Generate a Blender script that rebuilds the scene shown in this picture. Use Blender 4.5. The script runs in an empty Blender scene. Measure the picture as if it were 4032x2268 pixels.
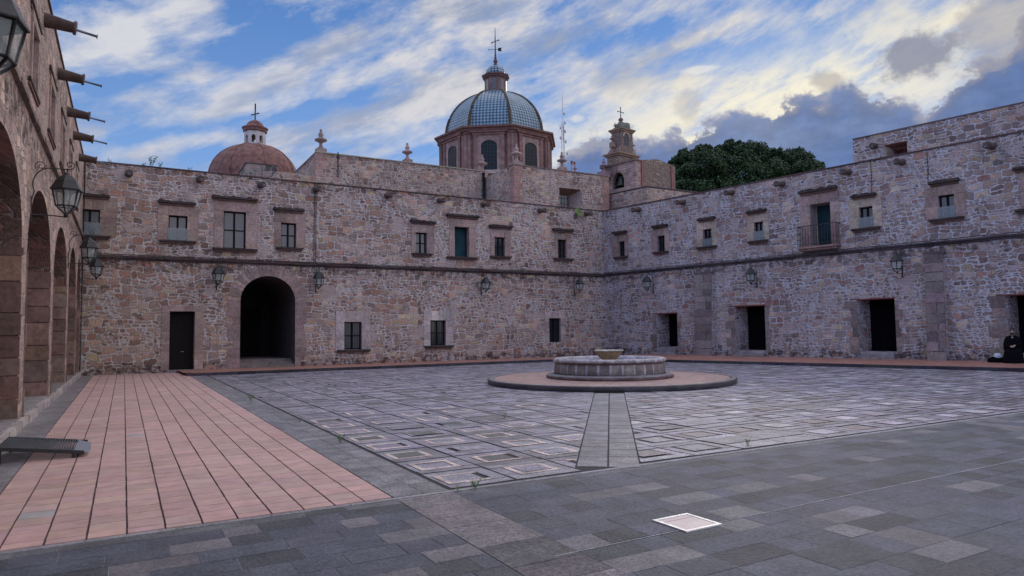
import bpy, math, random
from math import radians, sin, cos, pi, atan2, asin, sqrt, tan
from mathutils import Vector, Matrix, noise as mnoise
random.seed(7)
S = bpy.context.scene
COL = S.collection
# ------------------------------------------------------------------ camera
F, PITCH, ROLL, YAW, EYE = 2700.0, radians(3.62), radians(.75), radians(29.5), 1.6
def ray(px, py):
    a, b = px-2016, py-1134
    cr, sr = cos(ROLL), sin(ROLL)
    u = (cr*a - sr*b)/F; v = -(sr*a + cr*b)/F
    x = u; y = cos(PITCH) - v*sin(PITCH); z = sin(PITCH) + v*cos(PITCH)
    return Vector((x*cos(YAW)+y*sin(YAW), -x*sin(YAW)+y*cos(YAW), z))
def at_y(px, py, d):
    q = ray(px, py); return Vector((0, 0, EYE)) + q*(d/q.y)
def at_r(px, py, r):
    q = ray(px, py); return Vector((0, 0, EYE)) + q*(r/sqrt(q.x*q.x+q.y*q.y))
cam_d = bpy.data.cameras.new('camera'); cam = bpy.data.objects.new('camera', cam_d); COL.objects.link(cam)
o_ = ray(2016, 1134); r_ = (ray(2016+F, 1134)-o_).normalized(); u_ = (ray(2016, 1134-F)-o_).normalized()
m = Matrix((r_, u_, -o_.normalized())).transposed().to_4x4(); m.translation = Vector((0, 0, EYE))
cam.matrix_world = m
cam_d.sensor_width = 36; cam_d.lens = F/4032*36; cam_d.clip_end = 3000; cam_d.clip_start = .05
S.camera = cam
S.render.resolution_x, S.render.resolution_y = 1024, 576
S.view_settings.view_transform = 'Standard'; S.view_settings.look = 'None'
EXPO = .55; S.view_settings.exposure = EXPO; S.view_settings.gamma = 1
# ------------------------------------------------------------------ node helper
class NT:
    def __init__(s, tree): s.t = tree; s.n = tree.nodes; s.l = tree.links
    def new(s, kind, **kw):
        nd = s.n.new(kind)
        for k, v in kw.items(): setattr(nd, k, v)
        return nd
    def put(s, sock, v):
        if v is None: return
        if isinstance(v, bpy.types.NodeSocket): s.l.new(v, sock)
        else:
            if hasattr(sock.default_value, '__len__') and not hasattr(v, '__len__'): v = [v]*len(sock.default_value)
            if hasattr(v, '__len__') and len(sock.default_value) == 4 and len(v) == 3: v = tuple(v)+(1,)
            sock.default_value = v
    def m(s, op, a, b=None, c=None, clamp=False):
        nd = s.new('ShaderNodeMath', operation=op, use_clamp=clamp)
        for i, v in enumerate((a, b, c)):
            if v is not None: s.put(nd.inputs[i], v)
        return nd.outputs[0]
    def v(s, op, a, b=None, scale=None):
        nd = s.new('ShaderNodeVectorMath', operation=op)
        s.put(nd.inputs[0], a)
        if b is not None: s.put(nd.inputs[1], b)
        if scale is not None: s.put(nd.inputs['Scale'], scale)
        return nd.outputs[0]
    def mix(s, f, a, b, blend='MIX', clampf=True):
        nd = s.new('ShaderNodeMix', data_type='RGBA', blend_type=blend, clamp_factor=clampf)
        s.put(nd.inputs[0], f); s.put(nd.inputs[6], a); s.put(nd.inputs[7], b); return nd.outputs[2]
    def mixf(s, f, a, b):
        nd = s.new('ShaderNodeMix', data_type='FLOAT'); s.put(nd.inputs[0], f); s.put(nd.inputs[2], a); s.put(nd.inputs[3], b); return nd.outputs[0]
    def rng(s, val, a, b, c=0., d=1., smooth=True):
        nd = s.new('ShaderNodeMapRange', interpolation_type='SMOOTHSTEP' if smooth else 'LINEAR')
        for i, x in enumerate((val, a, b, c, d)): s.put(nd.inputs[i], x)
        return nd.outputs[0]
    def noise(s, vec, scale, detail=4, rough=.55, dist=0., dim='3D'):
        nd = s.new('ShaderNodeTexNoise', noise_dimensions=dim)
        s.put(nd.inputs['Vector'], vec); nd.inputs['Scale'].default_value = scale
        nd.inputs['Detail'].default_value = detail; nd.inputs['Roughness'].default_value = rough; nd.inputs['Distortion'].default_value = dist
        return nd
    def comb(s, x, y, z):
        nd = s.new('ShaderNodeCombineXYZ')
        for i, v in enumerate((x, y, z)): s.put(nd.inputs[i], v)
        return nd.outputs[0]
    def sep(s, v):
        nd = s.new('ShaderNodeSeparateXYZ'); s.put(nd.inputs[0], v); return nd.outputs
    def ramp(s, f, stops, interp='LINEAR'):
        nd = s.new('ShaderNodeValToRGB'); s.put(nd.inputs[0], f); cr = nd.color_ramp; cr.interpolation = interp
        while len(cr.elements) > 1: cr.elements.remove(cr.elements[-1])
        for i, (p, c) in enumerate(stops):
            e = cr.elements[0] if i == 0 else cr.elements.new(p)
            e.position = p
            e.color = (c, c, c, 1) if not hasattr(c, '__len__') else tuple(c)+(1,)
        return nd.outputs[0]
# ------------------------------------------------------------------ world
def azel(px, py):
    q = ray(px, py).normalized(); return math.degrees(atan2(q.x, q.y)), math.degrees(asin(q.z))
SUN_AZ, SUN_EL = radians(50), radians(20)
W = bpy.data.worlds.new('World'); S.world = W; W.use_nodes = True
n = NT(W.node_tree); n.n.clear()
bg = n.new('ShaderNodeBackground'); wo = n.new('ShaderNodeOutputWorld'); n.l.new(bg.outputs[0], wo.inputs[0])
SKS = 0.1; bg.inputs[1].default_value = SKS
sky = n.new('ShaderNodeTexSky', sky_type='NISHITA'); sky.sun_disc = False
sky.sun_elevation = SUN_EL; sky.sun_rotation = SUN_AZ; sky.altitude = 1900; sky.air_density = 1.0; sky.dust_density = .6; sky.ozone_density = 2.5
D = n.new('ShaderNodeTexCoord').outputs['Generated']
dx, dy, dz = n.sep(D)
az = n.m('MULTIPLY', n.m('ARCTAN2', dx, dy), 180/pi)
el = n.m('MULTIPLY', n.m('ARCSINE', dz), 180/pi)
def skc(c): return tuple(x/SKS/2**EXPO for x in c)
# blue of the sky, a little deeper than the raw model
blue = n.mix(.78, n.mix(1, sky.outputs[0], (.6, .82, 1.12), 'MULTIPLY'), n.mix(n.rng(el, 8, 34), skc((.22, .38, .68)), skc((.058, .175, .47))))
# streaked cirrus: coordinates along / across the streaks
A = radians(19)
s1 = n.m('ADD', n.m('MULTIPLY', az, cos(A)), n.m('MULTIPLY', el, sin(A)))
s2 = n.m('SUBTRACT', n.m('MULTIPLY', el, cos(A)), n.m('MULTIPLY', az, sin(A)))
base = n.comb(n.m('MULTIPLY', s1, .028), n.m('MULTIPLY', s2, .085), 3.7)
wrp = n.noise(n.comb(n.m('MULTIPLY', s1, .06), n.m('MULTIPLY', s2, .09), 9.1), 1.0, 3, .5)
wv = n.v('SCALE', n.v('SUBTRACT', wrp.outputs['Color'], (.5, .5, .5)), scale=.55)
c1 = n.noise(n.v('ADD', base, wv), 2.1, 9, .60).outputs['Fac']
c3 = n.noise(n.v('ADD', n.comb(n.m('MULTIPLY', s1, .30), n.m('MULTIPLY', s2, .85), 8.3), wv), 2.0, 7, .62).outputs['Fac']
c2 = n.noise(n.v('ADD', n.comb(n.m('MULTIPLY', s1, .11), n.m('MULTIPLY', s2, .26), 1.3), wv), 2.2, 8, .62).outputs['Fac']
wx, wy, wz = n.sep(wv)
azw = n.m('ADD', az, n.m('MULTIPLY', wx, 9.)); elw = n.m('ADD', el, n.m('MULTIPLY', wy, 5.))
guide = None
for (x0, y0, x1, y1, wd, k) in [(150, 190, 640, 150, 75, .9), (430, 120, 860, -30, 85, 1.), (300, 410, 880, 255, 34, .75), (800, 440, 1420, 70, 62, .8), (340, 625, 960, 520, 30, 1.), (960, 575, 1960, 340, 62, 1.),
                                (560, 470, 1160, 385, 40, .65), (1250, 370, 2100, 40, 75, .8), (1560, 400, 2300, 130, 70, .9), (1600, 20, 2100, -40, 60, .7), (2480, 245, 3010, 60, 34, .95), (2650, 60, 3400, 50, 30, .4), (2300, 330, 3000, 330, 70, .8), (250, 470, 420, 520, 30, .8), (3300, 180, 4000, 20, 60, .5),
                                (820, 200, 1240, 60, 80, -1.), (330, 330, 700, 300, 40, -.8), (1050, 480, 1500, 330, 34, -.7), (1900, 270, 2900, 30, 42, -.75), (2700, 260, 3560, 150, 60, -.8), (1650, 300, 1820, 180, 40, -.6), (400, 560, 800, 500, 30, -.6), (700, 600, 900, 590, 30, -.5), (1500, 640, 1750, 560, 40, -.5), (1000, 60, 1500, 10, 50, -.4)]:
    a0, e0 = azel(x0, y0); a1, e1 = azel(x1, y1); L_ = sqrt((a1-a0)**2+(e1-e0)**2); ux_, uy_ = (a1-a0)/L_, (e1-e0)/L_; w_ = wd/2700*57.3
    px_ = n.m('SUBTRACT', azw, a0); py_ = n.m('SUBTRACT', elw, e0)
    al = n.m('ADD', n.m('MULTIPLY', px_, ux_), n.m('MULTIPLY', py_, uy_)); ac = n.m('ABSOLUTE', n.m('SUBTRACT', n.m('MULTIPLY', py_, ux_), n.m('MULTIPLY', px_, uy_)))
    g_ = n.m('MULTIPLY', n.rng(ac, 0, w_*1.5, k, 0), n.rng(n.m('ABSOLUTE', n.m('SUBTRACT', al, L_/2)), L_*.3, L_*.62, 1, 0))
    guide = g_ if guide is None else n.m('ADD', guide, g_)
dens = n.m('ADD', n.m('MULTIPLY', guide, .30), n.m('ADD', n.m('MULTIPLY', n.m('SUBTRACT', c1, .5), .75), n.m('MULTIPLY', n.m('SUBTRACT', c2, .5), .95)))
dens = n.m('ADD', dens, n.m('ADD', n.rng(az, 12, 30, .0, .07), n.m('MULTIPLY', n.m('SUBTRACT', c3, .5), .42)))
cir = n.m('POWER', n.rng(dens, -.12, .34, 0, 1, False), 1.1)
# distance to the glow round the hidden sun
ga, ge = azel(2950, 470)
gd = n.m('SQRT', n.m('ADD', n.m('POWER', n.m('DIVIDE', n.m('SUBTRACT', az, ga), 25.), 2), n.m('POWER', n.m('DIVIDE', n.m('SUBTRACT', n.m('SUBTRACT', el, ge), n.m('MULTIPLY', n.m('SUBTRACT', az, ga), .22)), 5.8), 2)))
glow = n.rng(gd, 0.1, 1.7, 1., 0.)
shade = n.rng(n.noise(n.v('ADD', n.comb(n.m('MULTIPLY', s1, .05), n.m('MULTIPLY', s2, .16), 6.6), wv), 2.0, 6, .6).outputs['Fac'], .42, .66)
ccol = n.mix(n.m('MULTIPLY', shade, n.rng(az, 0, 25, .75, 1)), skc((.70, .70, .74)), skc((.32, .38, .54)))
warm = n.rng(az, 0, 35, .0, .55)
ccol = n.mix(warm, ccol, n.mix(1, ccol, (1.05, .98, .86), 'MULTIPLY'))
ccol = n.mix(n.m('MULTIPLY', glow, .75), ccol, skc((.98, .89, .70)))
c = n.mix(n.m('MULTIPLY', cir, .93), blue, ccol)
c = n.mix(n.m('MULTIPLY', n.rng(gd, .1, 1.25, 1., 0.), n.rng(c2, .3, .6, .35, .95)), c, skc((.97, .90, .71)))
# cumulus bank low on the right, dark against the light
pts = [(2150, 690), (2330, 560), (2420, 575), (2480, 560), (2560, 590), (2680, 545), (2820, 505), (2940, 480), (3040, 490), (3080, 420), (3160, 395), (3260, 405), (3340, 345), (3420, 390),
       (3500, 400), (3560, 430), (3640, 470), (3700, 400), (3790, 300), (3880, 240), (3960, 230), (4032, 110), (4300, 60), (4800, 200)]
st = [(0, .1)]
for p in pts:
    a_, e_ = azel(*p); st.append(((a_+20)/120, (e_+2)/40))
st += [(.98, .45)]
hb = n.m('SUBTRACT', n.m('MULTIPLY', n.ramp(n.m('DIVIDE', n.m('ADD', az, 20), 120, clamp=True), st), 40), 2)
bn = n.noise(n.comb(n.m('MULTIPLY', az, .24), n.m('MULTIPLY', el, .30), 2.2), 1.7, 9, .60).outputs['Fac']
bn2 = n.noise(n.comb(n.m('MULTIPLY', az, .05), n.m('MULTIPLY', el, .09), 5.5), 2.0, 5, .6).outputs['Fac']
dd = n.m('ADD', n.m('SUBTRACT', hb, el), n.m('ADD', n.m('MULTIPLY', n.m('SUBTRACT', bn, .5), 5.0), .7))
bank = n.rng(dd, -.22, .70)
bank = n.m('MULTIPLY', bank, n.rng(n.m('ADD', n.m('MULTIPLY', bn, .45), n.m('MULTIPLY', n.rng(dd, 0, 2), .55)), .16, .30))
bcol = n.mix(n.rng(bn2, .42, .66), skc((.125, .195, .40)), skc((.205, .275, .46)))
bcol = n.mix(n.rng(dd, 0.2, 2.6, .55, 0), bcol, skc((.225, .26, .38)))
hole = n.m('MULTIPLY', n.rng(bn2, .58, .68), n.m('MULTIPLY', n.rng(az, 56, 60), .5))
bcol = n.mix(n.rng(n.m('ADD', dd, n.m('MULTIPLY', n.m('SUBTRACT', bn2, .5), 5.)), .1, 1.3, .75, 0), bcol, skc((.42, .41, .47)))
bcol = n.mix(1, bcol, n.comb(*[n.rng(bn, .35, .65, .86, 1.16, False)]*3), 'MULTIPLY')
c = n.mix(n.m('MULTIPLY', bank, n.m('SUBTRACT', 1, hole)), c, bcol)
# small loose puffs
for (px, py, ra, re, colr, k) in [(3610, 215, 2.6, 1.7, (.27, .29, .38), .9), (2710, 425, 1.1, 1.4, (.50, .47, .46), .5), (3270, 320, 1.1, .9, (.46, .43, .42), .7), (3960, 90, 3.4, 2.4, (.36, .34, .37), .6), (2270, 470, .8, .4, (.90, .84, .74), .5), (2760, 272, 1.5, .3, (.92, .88, .80), .5)]:
    a_, e_ = azel(px, py)
    r2 = n.m('SQRT', n.m('ADD', n.m('POWER', n.m('DIVIDE', n.m('SUBTRACT', az, a_), ra), 2), n.m('POWER', n.m('DIVIDE', n.m('SUBTRACT', el, e_), re), 2)))
    pm = n.rng(n.m('ADD', r2, n.m('MULTIPLY', n.m('SUBTRACT', bn, .5), 2.6)), .55, 1.25, 1, 0)
    c = n.mix(n.m('MULTIPLY', pm, k), c, skc(colr))
unseen = n.m('MAXIMUM', n.rng(el, 33, 50), n.rng(n.m('ABSOLUTE', n.m('SUBTRACT', az, 29.5)), 46, 75))   # brightness added to the unseen sky overhead and behind, to light the walls
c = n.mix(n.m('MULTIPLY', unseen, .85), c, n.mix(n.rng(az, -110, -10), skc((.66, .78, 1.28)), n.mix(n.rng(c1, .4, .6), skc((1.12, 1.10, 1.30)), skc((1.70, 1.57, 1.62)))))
c = n.mix(n.rng(el, -2, 0), skc((.16, .15, .16)), c)
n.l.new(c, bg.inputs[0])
# ------------------------------------------------------------------ sun (soft, behind thin cloud)
sd = bpy.data.lights.new('sun', 'SUN'); so = bpy.data.objects.new('sun', sd); COL.objects.link(so)
sd.energy = .7; sd.angle = radians(25); sd.color = (1, .90, .78)
so.rotation_euler = Vector((sin(SUN_AZ)*cos(SUN_EL), cos(SUN_AZ)*cos(SUN_EL), sin(SUN_EL))).to_track_quat('Z', 'Y').to_euler()
# ------------------------------------------------------------------ materials
def mat(name):
    mt = bpy.data.materials.new(name); mt.use_nodes = True; t = NT(mt.node_tree)
    return mt, t, mt.node_tree.nodes['Principled BSDF']
def bump(t, b, h, dist=.02, strength=.6):
    nd = t.new('ShaderNodeBump'); nd.inputs['Strength'].default_value = strength; nd.inputs['Distance'].default_value = dist
    t.l.new(h, nd.inputs['Height']); t.l.new(nd.outputs[0], b.inputs['Normal'])
def plain(name, col, rough=.6, metal=0., nz=.25, sc=14., bmp=.003, spec=.5):
    mt, t, b = mat(name)
    oc = t.new('ShaderNodeTexCoord').outputs['Object']
    f = t.noise(oc, sc, 5).outputs['Fac']
    c = t.mix(1, col, t.comb(*[t.rng(f, .25, .75, 1-nz, 1+nz, False)]*3), 'MULTIPLY')
    t.l.new(c, b.inputs['Base Color']); b.inputs['Roughness'].default_value = rough; b.inputs['Metallic'].default_value = metal
    b.inputs['Specular IOR Level'].default_value = spec
    if bmp: bump(t, b, f, bmp*4)
    return mt
def rubble(name, cw=.42, ch=.33, pal=None, mortar=(.51, .475, .465), seed=0., mw=.050, stain=1., bands=(), plaster=.0, small=1.7):
    mt, t, b = mat(name)
    oc = t.new('ShaderNodeTexCoord').outputs['Object']
    x, y, z = t.sep(oc)
    u = t.m('ADD', x, y)
    uv = t.comb(t.m('ADD', u, seed), z, 0)
    w1 = t.v('SCALE', t.v('SUBTRACT', t.noise(uv, .9, 2).outputs['Color'], (.5, .5, .5)), scale=.55)
    w2 = t.v('SCALE', t.v('SUBTRACT', t.noise(uv, 5., 3).outputs['Color'], (.5, .5, .5)), scale=.13)
    p = t.v('ADD', t.v('ADD', uv, w1), w2)
    px_, pz_, _ = t.sep(p)
    def course_pat(cw, ch, sd):
        """uneven courses of roughly squared stones, some split in two"""
        v = t.m('ADD', t.m('DIVIDE', pz_, ch), sd); row = t.m('FLOOR', v); fr = t.m('SUBTRACT', v, row)
        vo = []
        wcoord = t.m('ADD', t.m('DIVIDE', px_, cw), t.m('MULTIPLY', row, 37.31))
        for ft in ('F1', 'DISTANCE_TO_EDGE'):
            nd = t.new('ShaderNodeTexVoronoi', voronoi_dimensions='1D', feature=ft); t.put(nd.inputs['W'], wcoord); nd.inputs['Scale'].default_value = 1; nd.inputs['Randomness'].default_value = .75; vo.append(nd)
        cc = vo[0].outputs['Color']; ex = t.m('MULTIPLY', vo[1].outputs['Distance'], cw)
        q = t.sep(cc); split = t.m('GREATER_THAN', q[2], .76)
        f2 = t.m('FRACT', t.m('MULTIPLY', fr, 2)); half = t.m('FLOOR', t.m('MULTIPLY', fr, 2))
        e1 = t.m('MULTIPLY', t.m('MINIMUM', fr, t.m('SUBTRACT', 1, fr)), ch); e2 = t.m('MULTIPLY', t.m('MINIMUM', f2, t.m('SUBTRACT', 1, f2)), ch*.5)
        ez = t.mixf(split, e1, e2); e = t.m('SMOOTH_MIN', ex, ez, .09)
        wn = t.new('ShaderNodeTexWhiteNoise', noise_dimensions='2D'); t.put(wn.inputs['Vector'], t.comb(t.m('MULTIPLY', q[0], 91.7), t.m('ADD', t.m('MULTIPLY', split, half), row), 0))
        return wn.outputs['Color'], e
    ca, ea = course_pat(cw*1.12, ch, 0.); cb, eb = course_pat(cw*1.12/small, ch/small, 5.37)
    msk = t.rng(t.noise(uv, .55, 3, .6).outputs['Fac'], .50, .515)
    cr = t.mix(msk, ca, cb); ed = t.mixf(msk, ea, eb)
    r, g, bl = t.sep(cr)
    pal = pal or [(.205, .140, .115), (.31, .215, .175), (.26, .20, .175), (.37, .26, .205), (.29, .235, .205), (.42, .31, .245), (.23, .185, .165), (.36, .285, .245), (.33, .20, .155), (.40, .335, .23)]
    st = t.ramp(r, [(i/len(pal), q) for i, q in enumerate(pal)], 'CONSTANT')
    fn = t.noise(uv, 16, 6, .65).outputs['Fac']; mn = t.noise(uv, 2.3, 5, .6).outputs['Fac']
    st = t.mix(1, st, t.comb(*[t.m('MULTIPLY', t.rng(fn, .3, .7, .55, 1.40, False), t.rng(g, 0, 1, .76, 1.24, False))]*3), 'MULTIPLY')
    mo = t.mix(1, mortar, t.comb(*[t.rng(fn, .25, .75, .72, 1.22, False)]*3), 'MULTIPLY')
    mwid = t.m('MULTIPLY', t.rng(mn, .3, .7, -.15, 2.1, False), mw)
    gap = t.rng(t.m('SUBTRACT', ed, t.m('MULTIPLY', mwid, .34)), -.003, .013)
    if plaster:
        pl = t.rng(t.noise(uv, .9, 5, .62).outputs['Fac'], .60-plaster, .66-plaster)
        gap = t.m('MULTIPLY', gap, t.m('SUBTRACT', 1, t.m('MULTIPLY', pl, .8)))
        mo = t.mix(t.m('MULTIPLY', pl, .6), mo, t.mix(1, (.36, .27, .25), t.comb(*[t.rng(fn, .25, .75, .75, 1.25, False)]*3), 'MULTIPLY'))
    big = t.noise(uv, .33, 4, .6).outputs['Fac']
    st = t.mix(1, st, t.mix(t.rng(big, .36, .64), (.92, .87, .86), (1.32, 1.27, 1.24)), 'MULTIPLY')
    col = t.mix(gap, mo, st)
    col = t.mix(t.m('MULTIPLY', t.rng(t.noise(uv, 34., 3, .7).outputs['Fac'], .60, .72), .55), col, t.mix(1, col, (.35, .33, .34), 'MULTIPLY'))
    # grime: vertical drips and bands of its own shape
    gr = t.noise(t.v('MULTIPLY', uv, (2.2, .35, 1)), 1.3, 6, .65).outputs['Fac']
    k = t.m('MULTIPLY', t.rng(gr, .52, .74), .45*stain)
    for (zc, hw, amt) in bands:
        bz = t.rng(t.m('ABSOLUTE', t.m('SUBTRACT', t.m('ADD', z, t.m('MULTIPLY', t.m('SUBTRACT', mn, .5), hw*2.2)), zc)), hw*.35, hw, 1, 0)
        k = t.m('MAXIMUM', k, t.m('MULTIPLY', bz, t.m('MULTIPLY', t.rng(t.noise(uv, 3.3, 6, .7).outputs['Fac'], .42, .60), amt)))
    col = t.mix(k, col, t.mix(1, col, (.20, .18, .19), 'MULTIPLY'))
    t.l.new(col, b.inputs['Base Color']); b.inputs['Roughness'].default_value = .9; b.inputs['Specular IOR Level'].default_value = .25
    bump(t, b, t.m('ADD', t.m('MULTIPLY', gap, .7), t.m('MULTIPLY', fn, .6)), .06, 1.)
    return mt
def attrcol(name, rough=.75, nz=.25, sc=9., bmp=.004, pits=0., spec=.3):
    mt, t, b = mat(name)
    oc = t.new('ShaderNodeTexCoord').outputs['Object']
    at = t.new('ShaderNodeAttribute', attribute_name='Col').outputs['Color']
    f = t.noise(oc, sc, 6, .65).outputs['Fac']; g = t.noise(oc, sc*.12, 5, .6).outputs['Fac']
    k = t.m('MULTIPLY', t.rng(f, .25, .75, 1-nz, 1+nz, False), t.rng(g, .3, .7, 1-nz*.6, 1+nz*.6, False))
    c = t.mix(1, at, t.comb(k, k, k), 'MULTIPLY')
    h = f
    if pits:
        pn = t.noise(oc, 55., 3, .6).outputs['Fac']
        pm = t.m('MULTIPLY', t.rng(pn, .60, .68), t.rng(t.noise(oc, 1.3, 3, .6).outputs['Fac'], .40, .62, .15, pits))
        c = t.mix(pm, c, t.mix(1, c, (.32, .30, .33), 'MULTIPLY')); h = t.m('SUBTRACT', f, t.m('MULTIPLY', pm, 1.2))
    t.l.new(c, b.inputs['Base Color']); b.inputs['Roughness'].default_value = rough; b.inputs['Specular IOR Level'].default_value = spec
    bump(t, b, h, bmp*3, .7)
    return mt
M = {}
M['rubB'] = rubble('rubble_back', .38, .29, seed=0, plaster=.04, bands=((4.75, .45, .8), (0.15, .35, .95), (8.8, .2, .6)))
M['rubR'] = rubble('rubble_right', .36, .27, seed=31, mortar=(.465, .465, .505), bands=((4.75, .35, .75), (.25, .45, .95)), plaster=.04,
                   pal=[(.205, .15, .14), (.29, .215, .19), (.255, .205, .195), (.34, .26, .225), (.28, .24, .235), (.38, .30, .26), (.24, .205, .20), (.33, .28, .26), (.30, .19, .165), (.37, .32, .25)])
M['rubN'] = rubble('rubble_nave', .30, .24, seed=57, mortar=(.47, .41, .38), mw=.042, bands=((12.2, .3, .5),))
M['rubT'] = rubble('rubble_tower', .30, .16, seed=80, mortar=(.24, .20, .175), mw=.03, pal=[(.19, .145, .11), (.25, .195, .15), (.155, .12, .10), (.30, .24, .185), (.22, .17, .14)])
M['arc'] = rubble('arcade_stone', .50, .34, seed=12, mortar=(.44, .36, .32), mw=.05, stain=2.0, plaster=.06, bands=((5.4, .5, .9),), small=1.4,
                  pal=[(.36, .26, .22), (.42, .31, .26), (.30, .23, .20), (.46, .35, .29), (.38, .28, .25), (.26, .20, .18)])
M['stone'] = attrcol('cut_stone', .85, .42, 8., .008, .35)
M['slab'] = attrcol('floor_stone', .66, .40, 26., .006, 1., .28)
M['rough'] = attrcol('rough_floor_stone', .42, .75, 34., .012, .9, .7)
M['pitted'] = attrcol('pitted_stone', .7, .6, 24., .015, 1.0, .4)
M['tile'] = attrcol('clay_tile', .62, .20, 5., .0012, .12, .4)
M['iron'] = plain('iron', (.018, .020, .022), .55, .0, .3, 30, .001)
M['steel'] = plain('steel', (.16, .18, .20), .45, .7, .2, 30, .001)
M['clay'] = plain('spout_clay', (.085, .058, .050), .85, 0, .4, 9, .006)
M['dark'] = plain('dark_wood', (.010, .009, .010), .8, 0, .3, 14, .003, .15)
M['room'] = plain('opening_dark', (.075, .075, .08), .95, 0, .2)  # dark tone standing for the shade inside the tower arches
M['teal'] = plain('teal_curtain', (.016, .045, .056), .9, 0, .5, 1.2, 0, .1)
M['void'] = plain('unlit_interior', (.006, .006, .008), 1., 0, .2, 3, 0, 0.)  # near-black colour standing for the dark inside doorways and belfry
M['pipe'] = plain('red_pipe', (.24, .06, .05), .6, 0, .3)
M['brickdome'] = plain('red_brick', (.165, .082, .068), .9, 0, .6, 3.2, .01)
M['white'] = plain('limewash', (.46, .44, .44), .8, 0, .12, 5)
M['drum'] = attrcol('drum_stone', .9, .45, 2.6, .010)
M['gdark'] = plain('dark_glass', (.020, .028, .034), .08, 0, .2, 5, 0, .7)
M['gmid'] = plain('curtained_glass', (.068, .082, .096), .12, 0, .15, 2, 0, .7)
M['lglass'] = plain('lamp_glass', (.30, .36, .36), .25, 0, .12, 8, 0, .6)
M['deepglass'] = plain('unlit_glass', (.006, .018, .024), .45, 0, .3, 3, 0, .25)
def alpha_mat(name, col, al, rough=.08):
    mt, t, b = mat(name); b.inputs['Base Color'].default_value = col+(1,); b.inputs['Alpha'].default_value = al; b.inputs['Roughness'].default_value = rough
    return mt
M['guard'] = alpha_mat('guard_glass', (.24, .29, .31), .42)
def leafmat(name, c1, c2):
    mt, t, b = mat(name); at = t.new('ShaderNodeAttribute', attribute_name='Col').outputs['Color']
    r = t.sep(at)[0]
    t.l.new(t.mix(r, c1, c2), b.inputs['Base Color']); b.inputs['Roughness'].default_value = .6; b.inputs['Specular IOR Level'].default_value = .3
    return mt
M['leaf'] = leafmat('tree_leaf', (.005, .020, .008), (.042, .092, .028))
M['weed'] = leafmat('weed_leaf', (.07, .17, .04), (.18, .34, .08))
M['bark'] = plain('bark', (.07, .05, .04), .9)
# ------------------------------------------------------------------ mesh builder
class MB:
    def __init__(s): s.v = []; s.f = []; s.c = []; s.sm = []
    def face(s, pts, col=(.5, .5, .5), sm=False):
        k = len(s.v); s.v += [tuple(p) for p in pts]; s.f.append(tuple(range(k, k+len(pts)))); s.c.append(col); s.sm.append(sm); return s
    def box(s, x0, x1, y0, y1, z0, z1, col=(.5, .5, .5), M4=None):
        k = len(s.v)
        P = [Vector(p) for p in ((x0, y0, z0), (x1, y0, z0), (x1, y1, z0), (x0, y1, z0), (x0, y0, z1), (x1, y0, z1), (x1, y1, z1), (x0, y1, z1))]
        if M4: P = [M4 @ p for p in P]
        s.v += [tuple(p) for p in P]
        for q in ((0, 3, 2, 1), (4, 5, 6, 7), (0, 1, 5, 4), (1, 2, 6, 5), (2, 3, 7, 6), (3, 0, 4, 7)):
            s.f.append(tuple(k+i for i in q)); s.c.append(col); s.sm.append(False)
        return s
    def lathe(s, prof, seg=24, cen=(0, 0, 0), col=(.5, .5, .5), sm=True, a0=0., sx=1., colf=None):
        assert isinstance(sm, bool) and hasattr(col, '__len__')
        k = len(s.v); nn = len(prof)
        for i in range(seg):
            a = a0+2*pi*i/seg
            for (r, z) in prof: s.v.append((cen[0]+r*sin(a)*sx, cen[1]-r*cos(a), cen[2]+z))
        for i in range(seg):
            j = (i+1) % seg
            for q in range(nn-1):
                if prof[q][0] < 1e-5 and prof[q+1][0] < 1e-5: continue
                s.f.append((k+i*nn+q, k+j*nn+q, k+j*nn+q+1, k+i*nn+q+1)); s.c.append(colf(i, q) if colf else col); s.sm.append(sm)
        return s
    def tube(s, pts, r, seg=6, col=(.5, .5, .5), cap=True):
        pts = [Vector(p) for p in pts]; k = len(s.v); rs = r if hasattr(r, '__len__') else [r]*len(pts)
        for i, p in enumerate(pts):
            d = (pts[min(i+1, len(pts)-1)]-pts[max(i-1, 0)]).normalized()
            a = d.cross(Vector((0, 0, 1)) if abs(d.z) < .9 else Vector((1, 0, 0))).normalized(); b = d.cross(a)
            for j in range(seg):
                t = 2*pi*j/seg; s.v.append(tuple(p+(a*cos(t)+b*sin(t))*rs[i]))
        for i in range(len(pts)-1):
            for j in range(seg):
                j2 = (j+1) % seg
                s.f.append((k+i*seg+j, k+i*seg+j2, k+(i+1)*seg+j2, k+(i+1)*seg+j)); s.c.append(col); s.sm.append(True)
        if cap:
            s.f.append(tuple(k+j for j in range(seg))); s.c.append(col); s.sm.append(False)
            s.f.append(tuple(k+(len(pts)-1)*seg+j for j in reversed(range(seg)))); s.c.append(col); s.sm.append(False)
        return s
    def build(s, name, mt, parent=None, label=None):
        me = bpy.data.meshes.new(name); me.from_pydata(s.v, [], s.f)
        at = me.attributes.new('Col', 'FLOAT_COLOR', 'FACE')
        buf = []
        for c in s.c: buf += [c[0], c[1], c[2], 1.]
        at.data.foreach_set('color', buf)
        me.polygons.foreach_set('use_smooth', [bool(q) for q in s.sm])
        me.materials.append(mt if not isinstance(mt, str) else M[mt]); me.update()
        o = bpy.data.objects.new(name, me); COL.objects.link(o)
        if parent: o.parent = parent
        if label: o['label'] = label
        return o
def tag(o, label, cat, group=None, kind=None):
    if kind: o['kind'] = kind
    if label: o['label'] = label
    if cat: o['category'] = cat
    if group: o['group'] = group
    return o
def struct(o, label=None): o['kind'] = 'structure'; return o
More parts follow.
